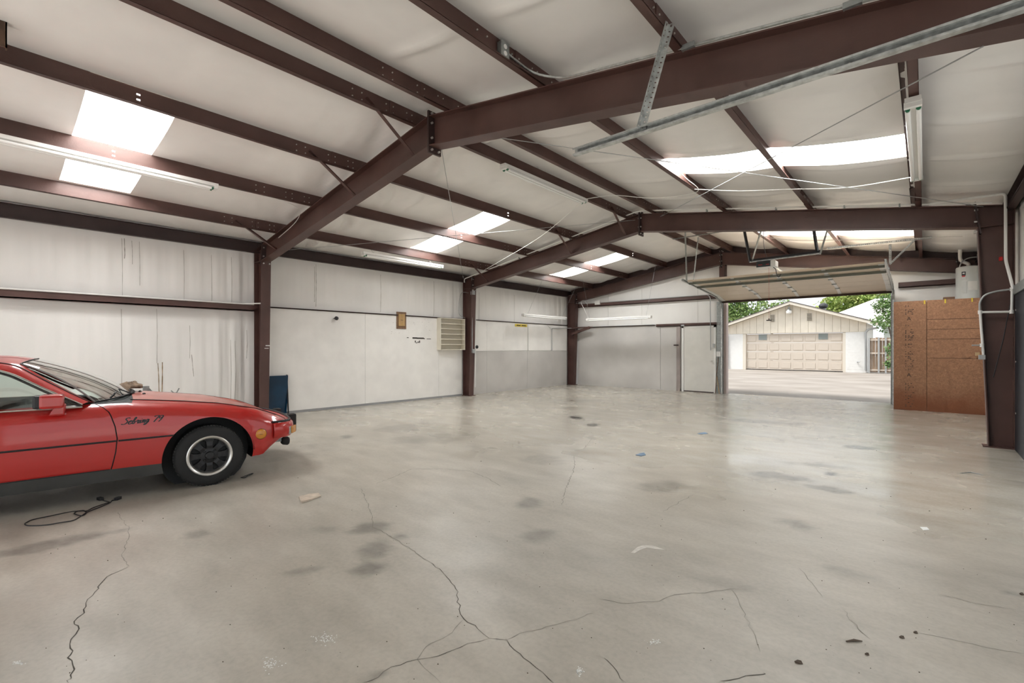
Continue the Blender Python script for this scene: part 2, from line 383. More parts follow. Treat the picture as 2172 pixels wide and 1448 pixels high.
for side in (-1, 1):
    ends = (XL, RIDGE) if side < 0 else (RIDGE, XR)
    pl = PUR[:4] if side < 0 else PUR[4:]
    marks = [ends[0]] + pl + [ends[1]] + ([PUR[0] + 0.06] if side < 0 else [])
    marks.sort(); xs = []
    for a, b in zip(marks[:-1], marks[1:]):
        n = max(1, int(round((b - a) / 0.085)))
        xs += [a + (b - a) * k / n for k in range(n)]
    xs.append(marks[-1])
    rows = [[(x, y, blanket(x, y, side)) for x in xs] for y in ys]
    def skip(i, j, xs=xs):
        yc = (ys[i] + ys[i + 1]) / 2; xc = (xs[j] + xs[j + 1]) / 2
        return any(h[0] < yc < h[1] and h[2] < xc < h[3] for h in HOLES)
    ceil.grid(rows, skip=skip)
ceiling = ceil.build('ceiling', ROOFV, origin=(0, 0, 0), sharp=60)
tag(ceiling, 'gabled ceiling of white vinyl faced insulation blankets', kind='structure')
CURB = mat('torn_insulation_edge', (0.66, 0.62, 0.55), 0.8, var=0.2, scale=15)
for i, (y0, y1, x0, x1) in enumerate(HOLES):
    pm = MB(); n = 22; rows = []
    for k in range(n * 2 + 1):
        y = y0 - 0.06 + (y1 - y0 + 0.12) * k / (n * 2); dz = 0.018 * math.sin(k * PI / 2.2)
        rows.append([(x, y, z_roof(x) + 0.09 + dz) for x in (x0 - 0.05, (x0 + x1) / 2, x1 + 0.05)])
    pm.grid(rows)
    side = 'left' if i < 3 else 'right'; where = ('nearest the camera', 'in the middle bay', 'in the far bay', 'in the middle bay', 'in the far bay')[i]
    w = pm.build('window_%d' % (i + 1), SKYM, fix=False)
    tag(w, 'glowing corrugated translucent skylight in the %s roof slope %s' % (side, where), kind='structure')
    cb = MB()
    for ya in (y0, y1):
        N_ = 14; vs = []
        for k in range(N_ + 1):
            x = x0 + (x1 - x0) * k / N_
            vs += [(x, ya, blanket(x, ya, -1 if i < 3 else 1) - 0.004), (x, ya, z_roof(x) + 0.13)]
        cb.add(vs, [(2 * k, 2 * k + 1, 2 * k + 3, 2 * k + 2) for k in range(N_)])
    for xa in (x0, x1):
        cb.add([(xa, y0, z_roof(xa) - 0.004), (xa, y1, z_roof(xa) - 0.004), (xa, y1, z_roof(xa) + 0.13), (xa, y0, z_roof(xa) + 0.13)], [(0, 1, 2, 3)])
    cb.build('insulation_edge', CURB, w)
# outer roof deck so that nothing of the sky leaks in round the blankets
for nm, xa, xb in (('roof_deck', XL - 0.4, RIDGE), ('roof_deck', RIDGE, XR + 0.4)):
    d = MB()
    d.add([(xa, YF - 0.3, z_roof(xa) + 0.17), (xb, YF - 0.3, z_roof(xb) + 0.17), (xb, YB + 0.5, z_roof(xb) + 0.17), (xa, YB + 0.5, z_roof(xa) + 0.17),
           (xa, YF - 0.3, z_roof(xa) + 0.20), (xb, YF - 0.3, z_roof(xb) + 0.20), (xb, YB + 0.5, z_roof(xb) + 0.20), (xa, YB + 0.5, z_roof(xa) + 0.20)],
          [(0, 1, 2, 3), (4, 7, 6, 5), (0, 4, 5, 1), (1, 5, 6, 2), (2, 6, 7, 3), (3, 7, 4, 0)])
    d.build(nm, GALVD, ceiling)

# ================================================================== WALLS
def xz(y): return lambda a, b, t: (a, t, b)
def wall_x(name, label, xin, xout, spans):     # wall in a plane x = const made of (y0, y1, z0, z1) boxes
    b = MB()
    for y0, y1, z0, z1 in spans: b.box(min(xin, xout), max(xin, xout), y0, y1, z0, z1)
    o = b.build(name, VINYL, origin=(xin, 0, 0)); return tag(o, label, kind='structure')
# left wall: pleated vinyl sheet in front of a flat backing
wl = MB(); wl.box(XL - 0.16, XL - 0.06, YF - 0.1, YB + 0.15, -0.02, z_roof(XL) + 0.15)
ysl = [YF + 0.04 * i for i in range(int((YB - YF) / 0.04) + 1)] + [YB]
zsl = [0.0, 0.25, 0.5, 0.75, 1.0, 1.25, 1.5, 1.75, 2.0, 2.18, 2.19, 2.4, 2.6, 2.8, 3.0, 3.15, 3.3, 3.6]
def pleat(y, z):
    seg = math.sin(PI * min(1, z / 2.18)) if z < 2.185 else math.sin(PI * min(1, (z - 2.19) / 1.2))
    near = sum(math.exp(-((y - f + 0.35) / 0.35) ** 2) for f in FRAMES)
    a = 0.006 + 0.016 * near
    if z < 2.18 and 1.0 < y < 3.6: a += 0.012 * math.exp(-((y - 3.3) / 0.5) ** 2)
    return seg * (0.02 + a * (math.sin(y * 19 + 1.2 * nz3(y, z * 0.6)) + 0.6 * math.sin(y * 47 + z)) + 0.012 * nz3(y * 1.4, z * 1.1, 2)) * 0.9
wl.grid([[(XL - 0.03 + pleat(y, z), y, z) for z in zsl] for y in ysl])
wall_left = wl.build('wall_left', VINYL, origin=(XL, 0, 0), sharp=60)
tag(wall_left, 'long left wall of white vinyl insulation with boarded lower half', kind='structure')
SEAM = mat('grey_sheet_seam', (0.5, 0.48, 0.44), 0.7)
SEAMD = mat('dark_sheet_seam', (0.16, 0.15, 0.14), 0.8)
STAIN = mat('rust_run_stain', (0.33, 0.22, 0.11), 0.8, var=0.4, scale=12)
GRIME = mat('grime_run_stain', (0.40, 0.375, 0.34), 0.8, var=0.3, scale=12)
def wl_x(y, z): return XL - 0.03 + pleat(y, z) + 0.004
def run(name, pts, w, m, parent):            # a thin dirty run or seam lying on the left wall, given in photo pixels
    P3 = []
    for u, v in pts:
        p = at_x(u, v, XL); P3.append((p.y, p.z))
    vs = []; fs = []; dense = []
    for (a, b), (c, d) in zip(P3[:-1], P3[1:]):
        for k in range(6): dense.append((a + (c - a) * k / 6, b + (d - b) * k / 6))
    dense.append(P3[-1])
    for i, (y, z) in enumerate(dense):
        ww = w * random.uniform(0.6, 1.3)
        vs += [(wl_x(y - ww, z), y - ww, z), (wl_x(y + ww, z), y + ww, z)]
        if i: fs.append((2 * i - 2, 2 * i - 1, 2 * i + 1, 2 * i))
    b = MB(); b.add(vs, fs); b.build(name, m, parent)
run('rust_streak', [(335, 770), (337, 800), (338, 836)], .006, STAIN, wall_left)
run('rust_streak', [(345, 768), (345, 800), (344, 836)], .007, STAIN, wall_left)
run('rust_streak', [(407, 752), (409, 775), (411, 798)], .004, GRIME, wall_left)
run('grime_streak', [(264, 505), (265, 540), (264, 548)], .006, GRIME, wall_left)
for u, v0, v1 in ((259, 505, 640), (296, 512, 605), (390, 530, 640), (449, 540, 645), (491, 545, 645), (280, 510, 560)):
    run('sheet_seam', [(u, v0), (u + 1, (v0 + v1) / 2), (u + 1, v1)], .0035, SEAM, wall_left)
for u, v0, v1 in ((333, 655, 770), (258, 655, 870), (490, 720, 860), (498, 722, 850), (524, 700, 760), (403, 690, 760)):
    run('sheet_seam', [(u, v0), (u + 1, (v0 + v1) / 2), (u, v1)], .004, SEAM, wall_left)
for u, v0, v1 in ((671, 560, 650), (668, 565, 640), (808, 582, 662), (921, 596, 670), (1017, 620, 680), (1092, 625, 684)):
    run('sheet_seam', [(u, v0), (u, (v0 + v1) / 2), (u, v1)], .006, SEAM, wall_left)

# boards on the lower half of the two far bays
ZG = 2.22
for y0, y1, z0, z1, m in ((3.93, 6.2, 0.0, ZG, BOARD), (6.205, 8.49, 0.0, ZG, BOARD), (8.495, 9.36, 0.0, ZG, BOARD),
                          (9.66, 10.4, 1.30, ZG, BOARD), (10.405, 12.37, 1.30, ZG, BOARD), (12.375, 14.72, 1.30, ZG, BOARD),
                          (9.66, 10.4, 0.0, 1.295, GREYB), (10.405, 12.37, 0.0, 1.295, GREYB), (12.375, 14.72, 0.0, 1.295, GREYB)):
    MB().box(XL - 0.02, XL + 0.075, y0, y1, z0, z1).build('wall_board', m, wall_left)
bb = MB().box(XL + 0.075, XL + 0.09, 3.93, 9.36, 0, 0.05).build('baseboard_left', mat('grey_base_strip', (0.30, 0.30, 0.30), 0.6))
tag(bb, 'thin grey strip along the foot of the boarded left wall', kind='structure')

# back wall with the overhead door opening
DX0, DX1, DZ = -4.60, -0.60, 2.80
bk = MB()
def back_poly(x0, x1, z0): 
    pts = [(x0, z0), (x1, z0), (x1, z_roof(x1) + 0.15)]
    if x0 < RIDGE < x1: pts.append((RIDGE, z_roof(RIDGE) + 0.15))
    pts.append((x0, z_roof(x0) + 0.15)); return pts
for x0, x1, z0 in ((XL - 0.16, DX0, 0.0), (DX0, DX1, DZ), (DX1, XR + 0.16, 0.0)):
    bk.prism(back_poly(x0, x1, z0), lambda a, b, t: (a, t, b), YB, YB + 0.14)
wall_back = bk.build('wall_back', VINYL, origin=(0, YB, 0))
tag(wall_back, 'far end wall of white insulation with a large door opening', kind='structure')
for x in (-8.6, -7.3, -5.4): MB().box(x - .003, x + .003, YB - 0.004, YB, 2.2, 3.4).build('sheet_seam', SEAM, wall_back)
MB().box(-9.85, -6.62, YB - 0.05, YB, 0.0, 2.14).build('wall_board', GREYB, wall_back)
MB().box(-6.61, -5.95, YB - 0.05, YB, 0.0, 2.14).build('wall_board', GREYB, wall_back)
# right wall: doorway beside the camera (its track is overhead), an opening added for daylight beyond
wall_right = wall_x('wall_right', 'right wall of white insulation with a side doorway and an added daylight opening', XR, XR + 0.14,
    [(YF - 0.1, -1.6, 0, z_roof(XR) + 0.15), (-1.6, 3.2, 3.15, z_roof(XR) + 0.15), (3.2, 4.1, 0, z_roof(XR) + 0.15), (4.1, 6.7, 3.1, z_roof(XR) + 0.15), (6.7, YB + 0.14, 0, z_roof(XR) + 0.15)])
wall_front = MB()
for x0, x1, z0 in ((XL - 0.16, -9.4, 0.0), (-9.4, -0.3, 2.95), (-0.3, XR + 0.16, 0.0)):  # wide unseen opening added here so more daylight enters
    wall_front.prism(back_poly(x0, x1, z0), lambda a, b, t: (a, t, b), YF - 0.14, YF)
wall_front = tag(wall_front.build('wall_front', VINYL, origin=(0, YF, 0)), 'end wall of white insulation with a wide opening added behind the camera for daylight', kind='structure')

# ================================================================== STEEL FRAMES
def slab(b, p, q, t, y0, y1, mi=0):          # plate between two (x, z) points, thickness t, spanning y
    d = Vector((q[0] - p[0], 0, q[1] - p[1])); n = Vector((-d.z, 0, d.x)).normalized()
    c = Vector(((p[0] + q[0]) / 2, (y0 + y1) / 2, (p[1] + q[1]) / 2))
    b.obox(c, d / 2, n * (t / 2), Vector((0, (y1 - y0) / 2, 0)), mi)
def hexbolt(b, c, axis, r=0.014, h=0.02, mi=0): b.lathe([(r, -h / 2), (r, h / 2)], c, axis, 6, mi)
frame_labels = ('brown steel portal frame nearest the camera, its rafters crossing overhead',
                'brown steel portal frame in the middle, between the near and far bays',
                'brown steel portal frame against the far end wall above the overhead door')
FW = 0.09
for fi, fy in enumerate(FRAMES):
    fr = thing('portal_frame', frame_labels[fi], 'steel frame', (RIDGE, fy, 0), 'steel portal frames')
    for sgn in (-1, 1):
        X = lambda d: RIDGE + sgn * d
        nm = 'left' if sgn < 0 else 'right'
        d_in_t, d_in_b, d_out = 5.19, 5.30, 5.55
        zt = z_top(X(d_in_t)); zb = z_bot(X(d_in_t))
        b = MB()                                               # column
        slab(b, (X(d_in_b), 0.012), (X(d_in_t), zb), 0.012, fy - FW, fy + FW)
        slab(b, (X(d_out), 0.012), (X(d_out), z_top(X(d_out))), 0.012, fy - FW, fy + FW)
        b.prism([(X(d_in_b), 0.012), (X(d_out), 0.012), (X(d_out), z_top(X(d_out))), (X(d_in_t), zt), (X(d_in_t), zb)], lambda a, c, t: (a, t, c), fy - 0.005, fy + 0.005)
        slab(b, (X(d_in_t), zb), (X(d_out), zb), 0.010, fy - FW, fy + FW)
        b.build('column', STEEL, fr)
        b = MB().box(min(X(5.24), X(5.60)), max(X(5.24), X(5.60)), fy - 0.12, fy + 0.12, 0, 0.014); b.build('base_plate', STEEL, fr)
        b = MB()                                               # rafter
        d0 = 0.012
        b.prism([(X(d0), z_bot(X(d0))), (X(d_in_t), zb), (X(d_in_t), zt), (X(d0), z_top(X(d0)))], lambda a, c, t: (a, t, c), fy - 0.005, fy + 0.005)
        slab(b, (X(d0), z_bot(X(d0)) + 0.006), (X(d_in_t), zb + 0.006), 0.012, fy - FW, fy + FW)
        slab(b, (X(d0), z_top(X(d0)) - 0.006), (X(d_out), z_top(X(d_out)) - 0.006), 0.012, fy - FW, fy + FW)
        b.build('rafter', STEEL, fr)
        b = MB(); slab(b, (X(d_in_t + 0.03), zb - 0.09), (X(d_in_t - 0.03), zt + 0.05), 0.02, fy - FW - 0.005, fy + FW + 0.005)
        b.build('end_plate', STEELD, fr)
        bo = MB()
        for yy in (-0.055, 0.055):
            for zz in (zb - 0.05, zb + 0.09, zt - 0.06):
                hexbolt(bo, (X(d_in_t - 0.015), fy + yy, zz), (1, 0, 0), 0.015, 0.04)
            for zz in (z_bot(RIDGE) - 0.045, z_bot(RIDGE) + 0.1, z_top(RIDGE) - 0.09, z_top(RIDGE) + 0.03):
                hexbolt(bo, (X(0.02), fy + yy, zz), (1, 0, 0), 0.014, 0.035)
        bo.build('bolts', BOLT, fr)['kind'] = 'stuff'
        # diagonal flange braces down from the purlins to the rafter's foot
        if fi < 2:
            for k, dd in enumerate((0.305, 1.73, 4.52)) if sgn < 0 else enumerate(()):
                px_ = X(dd); b = MB()
                b.angle((px_, fy - 0.78, z_top(px_) + 0.10), (px_ - 0.06, fy - 0.06, z_bot(px_ - 0.06) + 0.03), 0.048, 0.004)
                b.build('flange_brace', STEEL, fr)
    b = MB(); b.box(RIDGE - 0.014, RIDGE + 0.014, fy - FW - 0.01, fy + FW + 0.01, z_bot(RIDGE) - 0.085, z_top(RIDGE) + 0.06)
    b.build('ridge_plate', STEELD, fr)
    if fi == 2:
        b = MB(); b.box(RIDGE - 0.06, RIDGE + 0.10, fy - 0.02, YB, DZ, z_bot(RIDGE)); b.build('end_wall_post', STEEL, fr)
        for sgn in (-1, 1):
            b = MB(); xa = RIDGE; xb = RIDGE + sgn * 5.5
            b.prism([(xa, z_top(xa)), (xb, z_top(xb)), (xb, z_roof(xb)), (xa, z_roof(xa))], lambda a, c, t: (a, t, c), fy + 0.07, fy + 0.10)
            b.build('rake_channel', STEELD, fr)

# ================================================================== PURLINS
purl_lab = ('first roof purlin above the left eave', 'second roof purlin up the left slope', 'third roof purlin up the left slope',
            'roof purlin just left of the ridge', 'roof purlin just right of the ridge', 'roof purlin halfway down the right slope, carrying a grey outlet box',
            'roof purlin on the right slope, crossing the middle of the skylights', 'lowest roof purlin of the right slope, above a strip light')
PH, PF = 0.20, 0.065
for k, x in enumerate(PUR):
    sgn = -1 if x < RIDGE else 1
    pr = thing('roof_purlin', 'dark brown steel ' + purl_lab[k], 'purlin', (x, 6, z_top(x)), 'steel roof purlins')
    z0 = z_top(x)
    bounds = [YF, FRAMES[0], FRAMES[1], FRAMES[2] + 0.12]
    for a, c in zip(bounds[:-1], bounds[1:]):
        b = MB(); ya, yc = a - (0.0 if a == YF else 0.45), c + (0.0 if c > 14 else 0.45)
        off = 0.0035 if bounds.index(a) % 2 else -0.0035
        z0 = z_top(x) + (0.005 if bounds.index(a) % 2 else 0.0)
        ysk = [(y0 + y1) / 2 for y0, y1 in SKY_Y if ya < y0 < yc]
        cuts = [ya]; slot = None
        if ysk and (k in (1, 2) or (k == 6 and ysk[0] > 5)): slot = ysk[0]; cuts += [slot - 0.016, slot + 0.016]
        cuts.append(yc)
        zc = [z0, z0 + PH] if not slot else [z0, z0 + 0.062, z0 + 0.078, z0 + 0.118, z0 + 0.134, z0 + PH]
        for i in range(len(cuts) - 1):
            for j in range(len(zc) - 1):
                if slot and i == 1 and j in (1, 3): continue
                b.box(x + off - 0.0015, x + off + 0.0015, cuts[i], cuts[i + 1], zc[j], zc[j + 1])
        # Z flanges: bottom toward the camera side, top the other way, with small lips
        b.box(x + off, x + off + PF, ya, yc, z0, z0 + 0.003); b.box(x + off + PF - 0.003, x + off + PF, ya, yc, z0, z0 + 0.018)
        b.box(x + off - PF, x + off, ya, yc, z0 + PH - 0.003, z0 + PH); b.box(x + off - PF, x + off - PF + 0.003, ya, yc, z0 + PH - 0.018, z0 + PH)
        b.build('purlin_length', STEEL, pr)
    bo = MB(); z0 = z_top(x)
    for fy in FRAMES[:2] + (FRAMES[2] - 0.25,):
        for dy in (-0.95, -0.83, -0.5, -0.40, -0.20, -0.12, 0.12, 0.20, 0.40, 0.5) if fy < 14 else (-0.3, -0.2, -0.1):
            for dz in (0.055, 0.135): hexbolt(bo, (x + 0.006, fy + dy, z0 + dz), (1, 0, 0), 0.008, 0.012)
    bo.build('bolts', BOLT, pr)['kind'] = 'stuff'
for x, nm, s in ((XL + 0.04, 'left', 1), (XR - 0.04, 'right', -1)):
    b = MB(); z0 = 3.31; z1 = z_roof(x) - .035
    b.box(x - 0.002, x + 0.002, YF, YB, z0, z1)
    b.box(min(x, x + s * 0.09), max(x, x + s * 0.09), YF, YB, z0, z0 + 0.004); b.box(min(x + s * .087, x + s * .09), max(x + s * .087, x + s * .09), YF, YB, z0, z0 + 0.022)
    b.box(min(x, x + s * 0.07), max(x, x + s * 0.07), YF, YB, z1 - 0.004, z1)
    o = b.build('eave_strut', STEELD); tag(o, 'dark brown steel eave strut running along the top of the %s wall' % nm, 'eave strut', 'steel eave struts')
# flashing strip between wall sheet and eave is part of the blanket; now the wall girts
def girt(name, label, p, q, h, dep, m=STEEL, nrm=(1, 0, 0)):
    b = MB(); n = Vector(nrm); p, q = Vector(p), Vector(q); c = (p + q) / 2; ax = (q - p) / 2; z = Vector((0, 0, 1))
    b.obox(c + n * (dep / 2) - z * (h / 2 - 0.002), ax, n * (dep / 2), z * 0.002); b.obox(c + n * (dep / 2) + z * (h / 2 - 0.002), ax, n * (dep / 2), z * 0.002)
    b.obox(c + n * (dep - 0.002), ax, n * 0.002, z * (h / 2)); b.obox(c + n * (dep - 0.004) - z * (h / 2 - 0.01), ax, n * 0.004, z * 0.01)
    return tag(b.build(name, m), label, 'wall girt', 'steel wall girts')
girt('steel_girt', 'brown steel wall girt with a white pipe on it above the red car', (XL - 0.02, YF, 2.19), (XL - 0.02, FRAMES[0] - 0.1, 2.19), 0.12, 0.17)
girt('steel_girt', 'thin brown girt edge above the boards with plaque and shelf', (XL - 0.02, FRAMES[0] + 0.1, 2.232), (XL - 0.02, FRAMES[1] - 0.1, 2.232), 0.024, 0.12)
girt('steel_girt', 'thin brown girt edge above the yellow sign in the far bay', (XL - 0.02, FRAMES[1] + 0.1, 2.232), (XL - 0.02, FRAMES[2] - 0.1, 2.232), 0.024, 0.12)
girt('steel_girt', 'brown steel girt high on the end wall left of the overhead door', (-9.95, YB, 2.97), (DX0 - 0.1, YB, 2.97), 0.13, 0.12, STEEL, (0, -1, 0))
girt('steel_girt', 'thin brown girt edge at board height on the far end wall', (-9.95, YB, 2.155), (-6.8, YB, 2.155), 0.024, 0.10, STEEL, (0, -1, 0))
girt('steel_girt', 'short brown steel girt above the white walk door', (-6.75, YB, 2.135), (DX0 - 0.06, YB, 2.135), 0.085, 0.10, STEEL, (0, -1, 0))
girt('steel_girt', 'brown steel girt high on the end wall above the chipboard partition', (DX1 + 0.1, YB, 2.93), (XR - 0.1, YB, 2.93), 0.13, 0.12, STEEL, (0, -1, 0))
# ================================================================== STRIP LIGHTS (switched off)
def strip_light(label, p, q, drop=(0, 0, -1), hang=None, gcap=True):
    p, q = Vector(p), Vector(q); d = (q - p).normalized(); dn = Vector(drop).normalized(); s = d.cross(dn).normalized()
    t = thing('strip_light', label, 'strip light', (p + q) / 2, 'fluorescent strip lights')
    L2 = (q - p) / 2; c = (p + q) / 2
    b = MB(); b.obox(c, L2, s * 0.055, dn * 0.022); b.obox(c + dn * 0.022, L2 - d * 0.02, s * 0.028, dn * 0.012)
    b.build('housing', WHITE, t)
    for e in (-1, 1):
        b = MB(); b.obox(c + (L2 - d * 0.03) * e + dn * 0.035, d * 0.022, s * 0.06, dn * 0.024); b.build('tube_holder', WHITE, t)
        for sd in (-1, 1):
            b = MB(); b.lathe([(0.0185, -0.012), (0.0185, 0.012)], c + (L2 - d * 0.075) * e + s * (0.036 * sd) + dn * 0.055, d, 12); b.build('tube_cap', GREEN if gcap else BOLT, t)
    for sd in (-1, 1):
        b = MB(); b.tube([c - L2 + d * 0.08 + s * (0.036 * sd) + dn * 0.055, c + L2 - d * 0.08 + s * (0.036 * sd) + dn * 0.055], 0.0185, 10); b.build('tube', TUBEG, t)
    for hp in (hang or ()):
        b = MB(); b.tube([hp[0], hp[1]], 0.003, 5); b.build('hanging_wire', GREYM, t)
    return t
xa = PUR[1] + 0.05
strip_light('long white strip light on the purlin above the red car', (xa, -0.12, 3.735), (xa, 2.30, 3.735))
xb = PUR[3] + 0.055
strip_light('white twin tube strip light just left of the ridge in the middle bay', (xb, 5.33, z_top(xb) - 0.035), (xb, 7.68, z_top(xb) - 0.035))
xc = -8.98
strip_light('white strip light hung low under the left eave in the middle bay', (xc, 5.40, 3.415), (xc, 7.60, 3.415),
            hang=[((xc, 5.7, 3.43), (PUR[0] + .03, 5.7, z_top(PUR[0]))), ((xc, 7.3, 3.43), (PUR[0] + .03, 7.3, z_top(PUR[0])))])
xd = -9.7
strip_light('white strip light hung on long wires beside the left wall in the far bay', (xd, 11.56, 2.47), (xd, 13.96, 2.47), gcap=False,
            hang=[((xd, 11.80, 2.48), (PUR[0] + .06, 11.80, z_top(PUR[0]))), ((xd, 13.72, 2.48), (PUR[0] + .06, 13.72, z_top(PUR[0])))])
strip_light('white strip light hung on wires in front of the far end wall', (-8.83, 14.0, 2.385), (-6.47, 14.0, 2.385), gcap=False,
            hang=[((-8.72, 14.0, 2.39), (-9.0, 14.0, z_top(-9.0) + .17)), ((-6.65, 14.0, 2.39), (PUR[2] + .03, 14.0, z_top(PUR[2])))])
xf = PUR[7] + 0.03
strip_light('white twin tube strip light under the lowest purlin of the right slope', (xf, 5.22, z_top(xf) - 0.035), (xf, 7.62, z_top(xf) - 0.035))

# ================================================================== ROOF BRACING CABLES
def cable(label, p, q, ta=None):
    t = thing('brace_cable', label, 'brace cable', (Vector(p) + Vector(q)) / 2, 'roof brace cables')
    MB().tube([p, q], 0.0045, 6).build('cable', GREYM, t)
    if ta is not None:
        p, q = Vector(p), Vector(q); a = p.lerp(q, ta); d = (q - p).normalized()
        b = MB(); b.tube([a - d * .10, a - d * .04], .006, 6); s = d.cross(Vector((0, 0, 1))).normalized()
        b.tube([a - d * .05, a + s * .022, a + d * .05, a - s * .022], .005, 6, closed=True); b.tube([a + d * .05, a + d * .14], .006, 6)
        b.build('turnbuckle', GREYM, t)
f0, f1 = FRAMES[0], FRAMES[1]
cable('thin steel brace cable from the near ridge down to the left wall', (-4.59, f0 + .08, 3.93), (-10.15, f1 - .1, 3.40), .96)
cable('thin steel brace cable from the near left column up to the middle ridge', (-9.6, f0 + .1, 3.30), (-4.72, f1 - .09, 4.16), .94)
cable('thin steel brace cable from the near right haunch to the middle ridge', (0.25, f0 + .05, 3.14), (-4.15, f1 - .09, 4.13), .97)
cable('thin steel brace cable from the near ridge to the right column', (-4.2, f0 + .1, 4.0), (0.62, f1 - .1, 3.39), .965)

# ================================================================== SIDE DOOR TRACK AND ITS HANGER
t = thing('door_track', 'long galvanised door track hanging under the near rafter', 'door track', (-0.9, 3.4, 3.07))
b = MB()
p, q = Vector((-2.264, 3.4, 3.07)), Vector((0.95, 3.4, 3.075))
ax = (q - p) / 2; c = (p + q) / 2; Y = Vector((0, 1, 0)); Z = Vector((0, 0, 1))
b.obox(c, ax, Y * .0015, Z * .030); b.obox(c + Z * .030 - Y * .02, ax, Y * .02, Z * .0015); b.obox(c - Z * .030 - Y * .02, ax, Y * .02, Z * .0015)
b.obox(c + Z * .024 - Y * .04, ax, Y * .0015, Z * .007); b.obox(c - Z * .024 - Y * .04, ax, Y * .0015, Z * .007)
b.build('rail', GALV, t)
b = MB()
for k in range(9): b.lathe([(0.008, 0), (0.006, .006)], p.lerp(q, .05 + k * .11) - Y * .002, (0, -1, 0), 8)
b.build('rivets', BOLT, t)['kind'] = 'stuff'
def perf_angle(b, p, q, w=0.035, t=0.003, n=None, up=(0, 0, 1), face=None):
    """angle iron whose two legs are real strips round a row of holes"""
    p, q = Vector(p), Vector(q); d = (q - p).normalized(); Ln = (q - p).length
    s = d.cross(Vector(up))
    if s.length < 1e-3: s = d.cross(Vector((1, 0, 0)))
    s.normalize(); u = s.cross(d)
    if face is not None:
        s = Vector(face).normalized(); u = s.cross(d).normalized()
    n = n or max(4, int(Ln / 0.035)); h = 0.011
    for a, bb in ((s, u), (u, s)):
        b.obox((p + q) / 2 + a * (w * .17), d * (Ln / 2), a * (w * .17), bb * (t / 2)); b.obox((p + q) / 2 + a * (w * .83), d * (Ln / 2), a * (w * .17), bb * (t / 2))
        for k in range(n + 1):
            c = p + d * (Ln * k / n); 
            b.obox(c + a * (w * .5), d * (Ln / n / 2 - h / 2 + .001 if 0 < k < n else .004), a * (w * .17), bb * (t / 2))
b = MB(); perf_angle(b, (-1.66, 3.385, 3.09), (-1.43, 3.385, z_top(-1.43) + .04), 0.05, 0.003, face=(0.94, 0, -0.34)); b.build('perforated_hanger', GALV, t)

# ================================================================== CONDUITS AND OUTLET BOXES UNDER THE ROOF
fy = FRAMES[0]
t = thing('outlet_box', 'grey metal outlet box with conduit on a roof purlin near the camera', 'outlet box', (PUR[5], 3.14, 4.15))
x5 = PUR[5]
b = MB(); b.box(x5 + .005, x5 + .055, 3.09, 3.19, z_top(x5) + .02, z_top(x5) + .15); b.build('box', GALVD, t, bevel=.004)
fp = MB().box(x5 + .055, x5 + .060, 3.085, 3.195, z_top(x5) + .015, z_top(x5) + .155).build('face_plate', GALVD, t)
for dz in (.05, .11): MB().lathe([(.021, 0), (.021, .005)], (x5 + .060, 3.14, z_top(x5) + dz), (1, 0, 0), 14).build('receptacle', WHITE, fp)
MB().tube(round_path([(x5 + .03, 3.19, z_top(x5) + .09), (x5 + .05, 3.55, z_top(x5) + .05), (x5 + .30, fy - .10, z_top(x5 + .3) + .015), (0.5, fy - .10, z_top(.5) + .015)], .12), .011, 8).build('conduit', GALV, t)
b = MB()
for xx in (-1.4, -0.35): b.box(xx - .05, xx + .05, fy - .117, fy - .083, z_top(xx) - .005, z_top(xx) + .035)
b.build('conduit_coupling', GALVD, t)

fy = FRAMES[1]; FO = fy - 0.11
t = thing('white_conduit', 'white pipe running along the top of the middle frame rafters', 'pipe', (RIDGE, FO, 4.3))
up = .022
MB().tube(round_path([(-10.1, FO, 3.30), (-10.1, FO, z_top(-10.1) + up), (RIDGE - .1, FO, z_top(RIDGE) + .02 + up), (RIDGE + .1, FO, z_top(RIDGE) + .02 + up), (0.70, FO, z_top(.70) + up)], .05), .014, 8).build('pipe', PVC, t)
MB().tube(round_path([(0.05, FO - .02, z_top(.05) + .03), (0.83, FO - .02, z_top(.83) + .14), (.83, FO - .03, 2.60), (.90, FO - .05, 2.2)], .05), .018, 10).build('drop_pipe', PVC, t)
MB().lathe([(.03, 0), (.03, .03), (.02, .035)], (.80, FO - .02, 2.63), (-1, 0, 0), 12).build('red_valve', RED, t)
b = MB()
for xx in (-8, -6.4, -3.2, -2.0, -1.0, -.3): b.box(xx - .01, xx + .01, FO - .02, FO + .03, z_top(xx) - .005, z_top(xx) + .045)
b.build('pipe_clips', GALVD, t)['kind'] = 'stuff'

# pipework on the right column
cx0 = 0.63
t = thing('column_pipework', 'white pipe loop with valve on the right brown column', 'pipe', (0.75, fy - .12, 1.2))
FO = fy - .115
pt = lambda u, v: at_y(u, v, FO)
MB().tube(round_path([pt(2084, 745), pt(2083, 700), pt(2078, 660), pt(2078, 640), pt(2088, 625), pt(2110, 618), pt(2146, 613)], .05), .013, 10).build('curved_conduit', GREYM, t)
MB().tube(round_path([pt(2086, 752), pt(2081, 690), pt(2079, 662), pt(2146, 661), pt(2147, 614)], .02), .016, 10).build('pipe', PVC, t)
b = MB()
for u, v in ((2079, 662), (2146, 661), (2147, 613), (2083, 732)): b.lathe([(.024, -.025), (.024, .025)], pt(u, v), (0, 0, 1), 10)
b.build('pipe_elbow', PVC, t)
b = MB(); pv = pt(2082, 732); b.tube([pv + Vector((-.10, -.01, 0)), pv], .010, 8); b.build('valve_lever', GREYM, t)
b = MB(); pb = pt(2083, 757); b.box(pb.x - .035, pb.x + .035, pb.y - .03, pb.y + .03, pb.z - .035, pb.z + .03); b.build('junction_box', GREYM, t, bevel=.005)
b = MB(); b.tube([pt(2146, 628), pt(2128, 720), pt(2107, 800)], .006, 6); b.build('black_cord', BLACK, t)

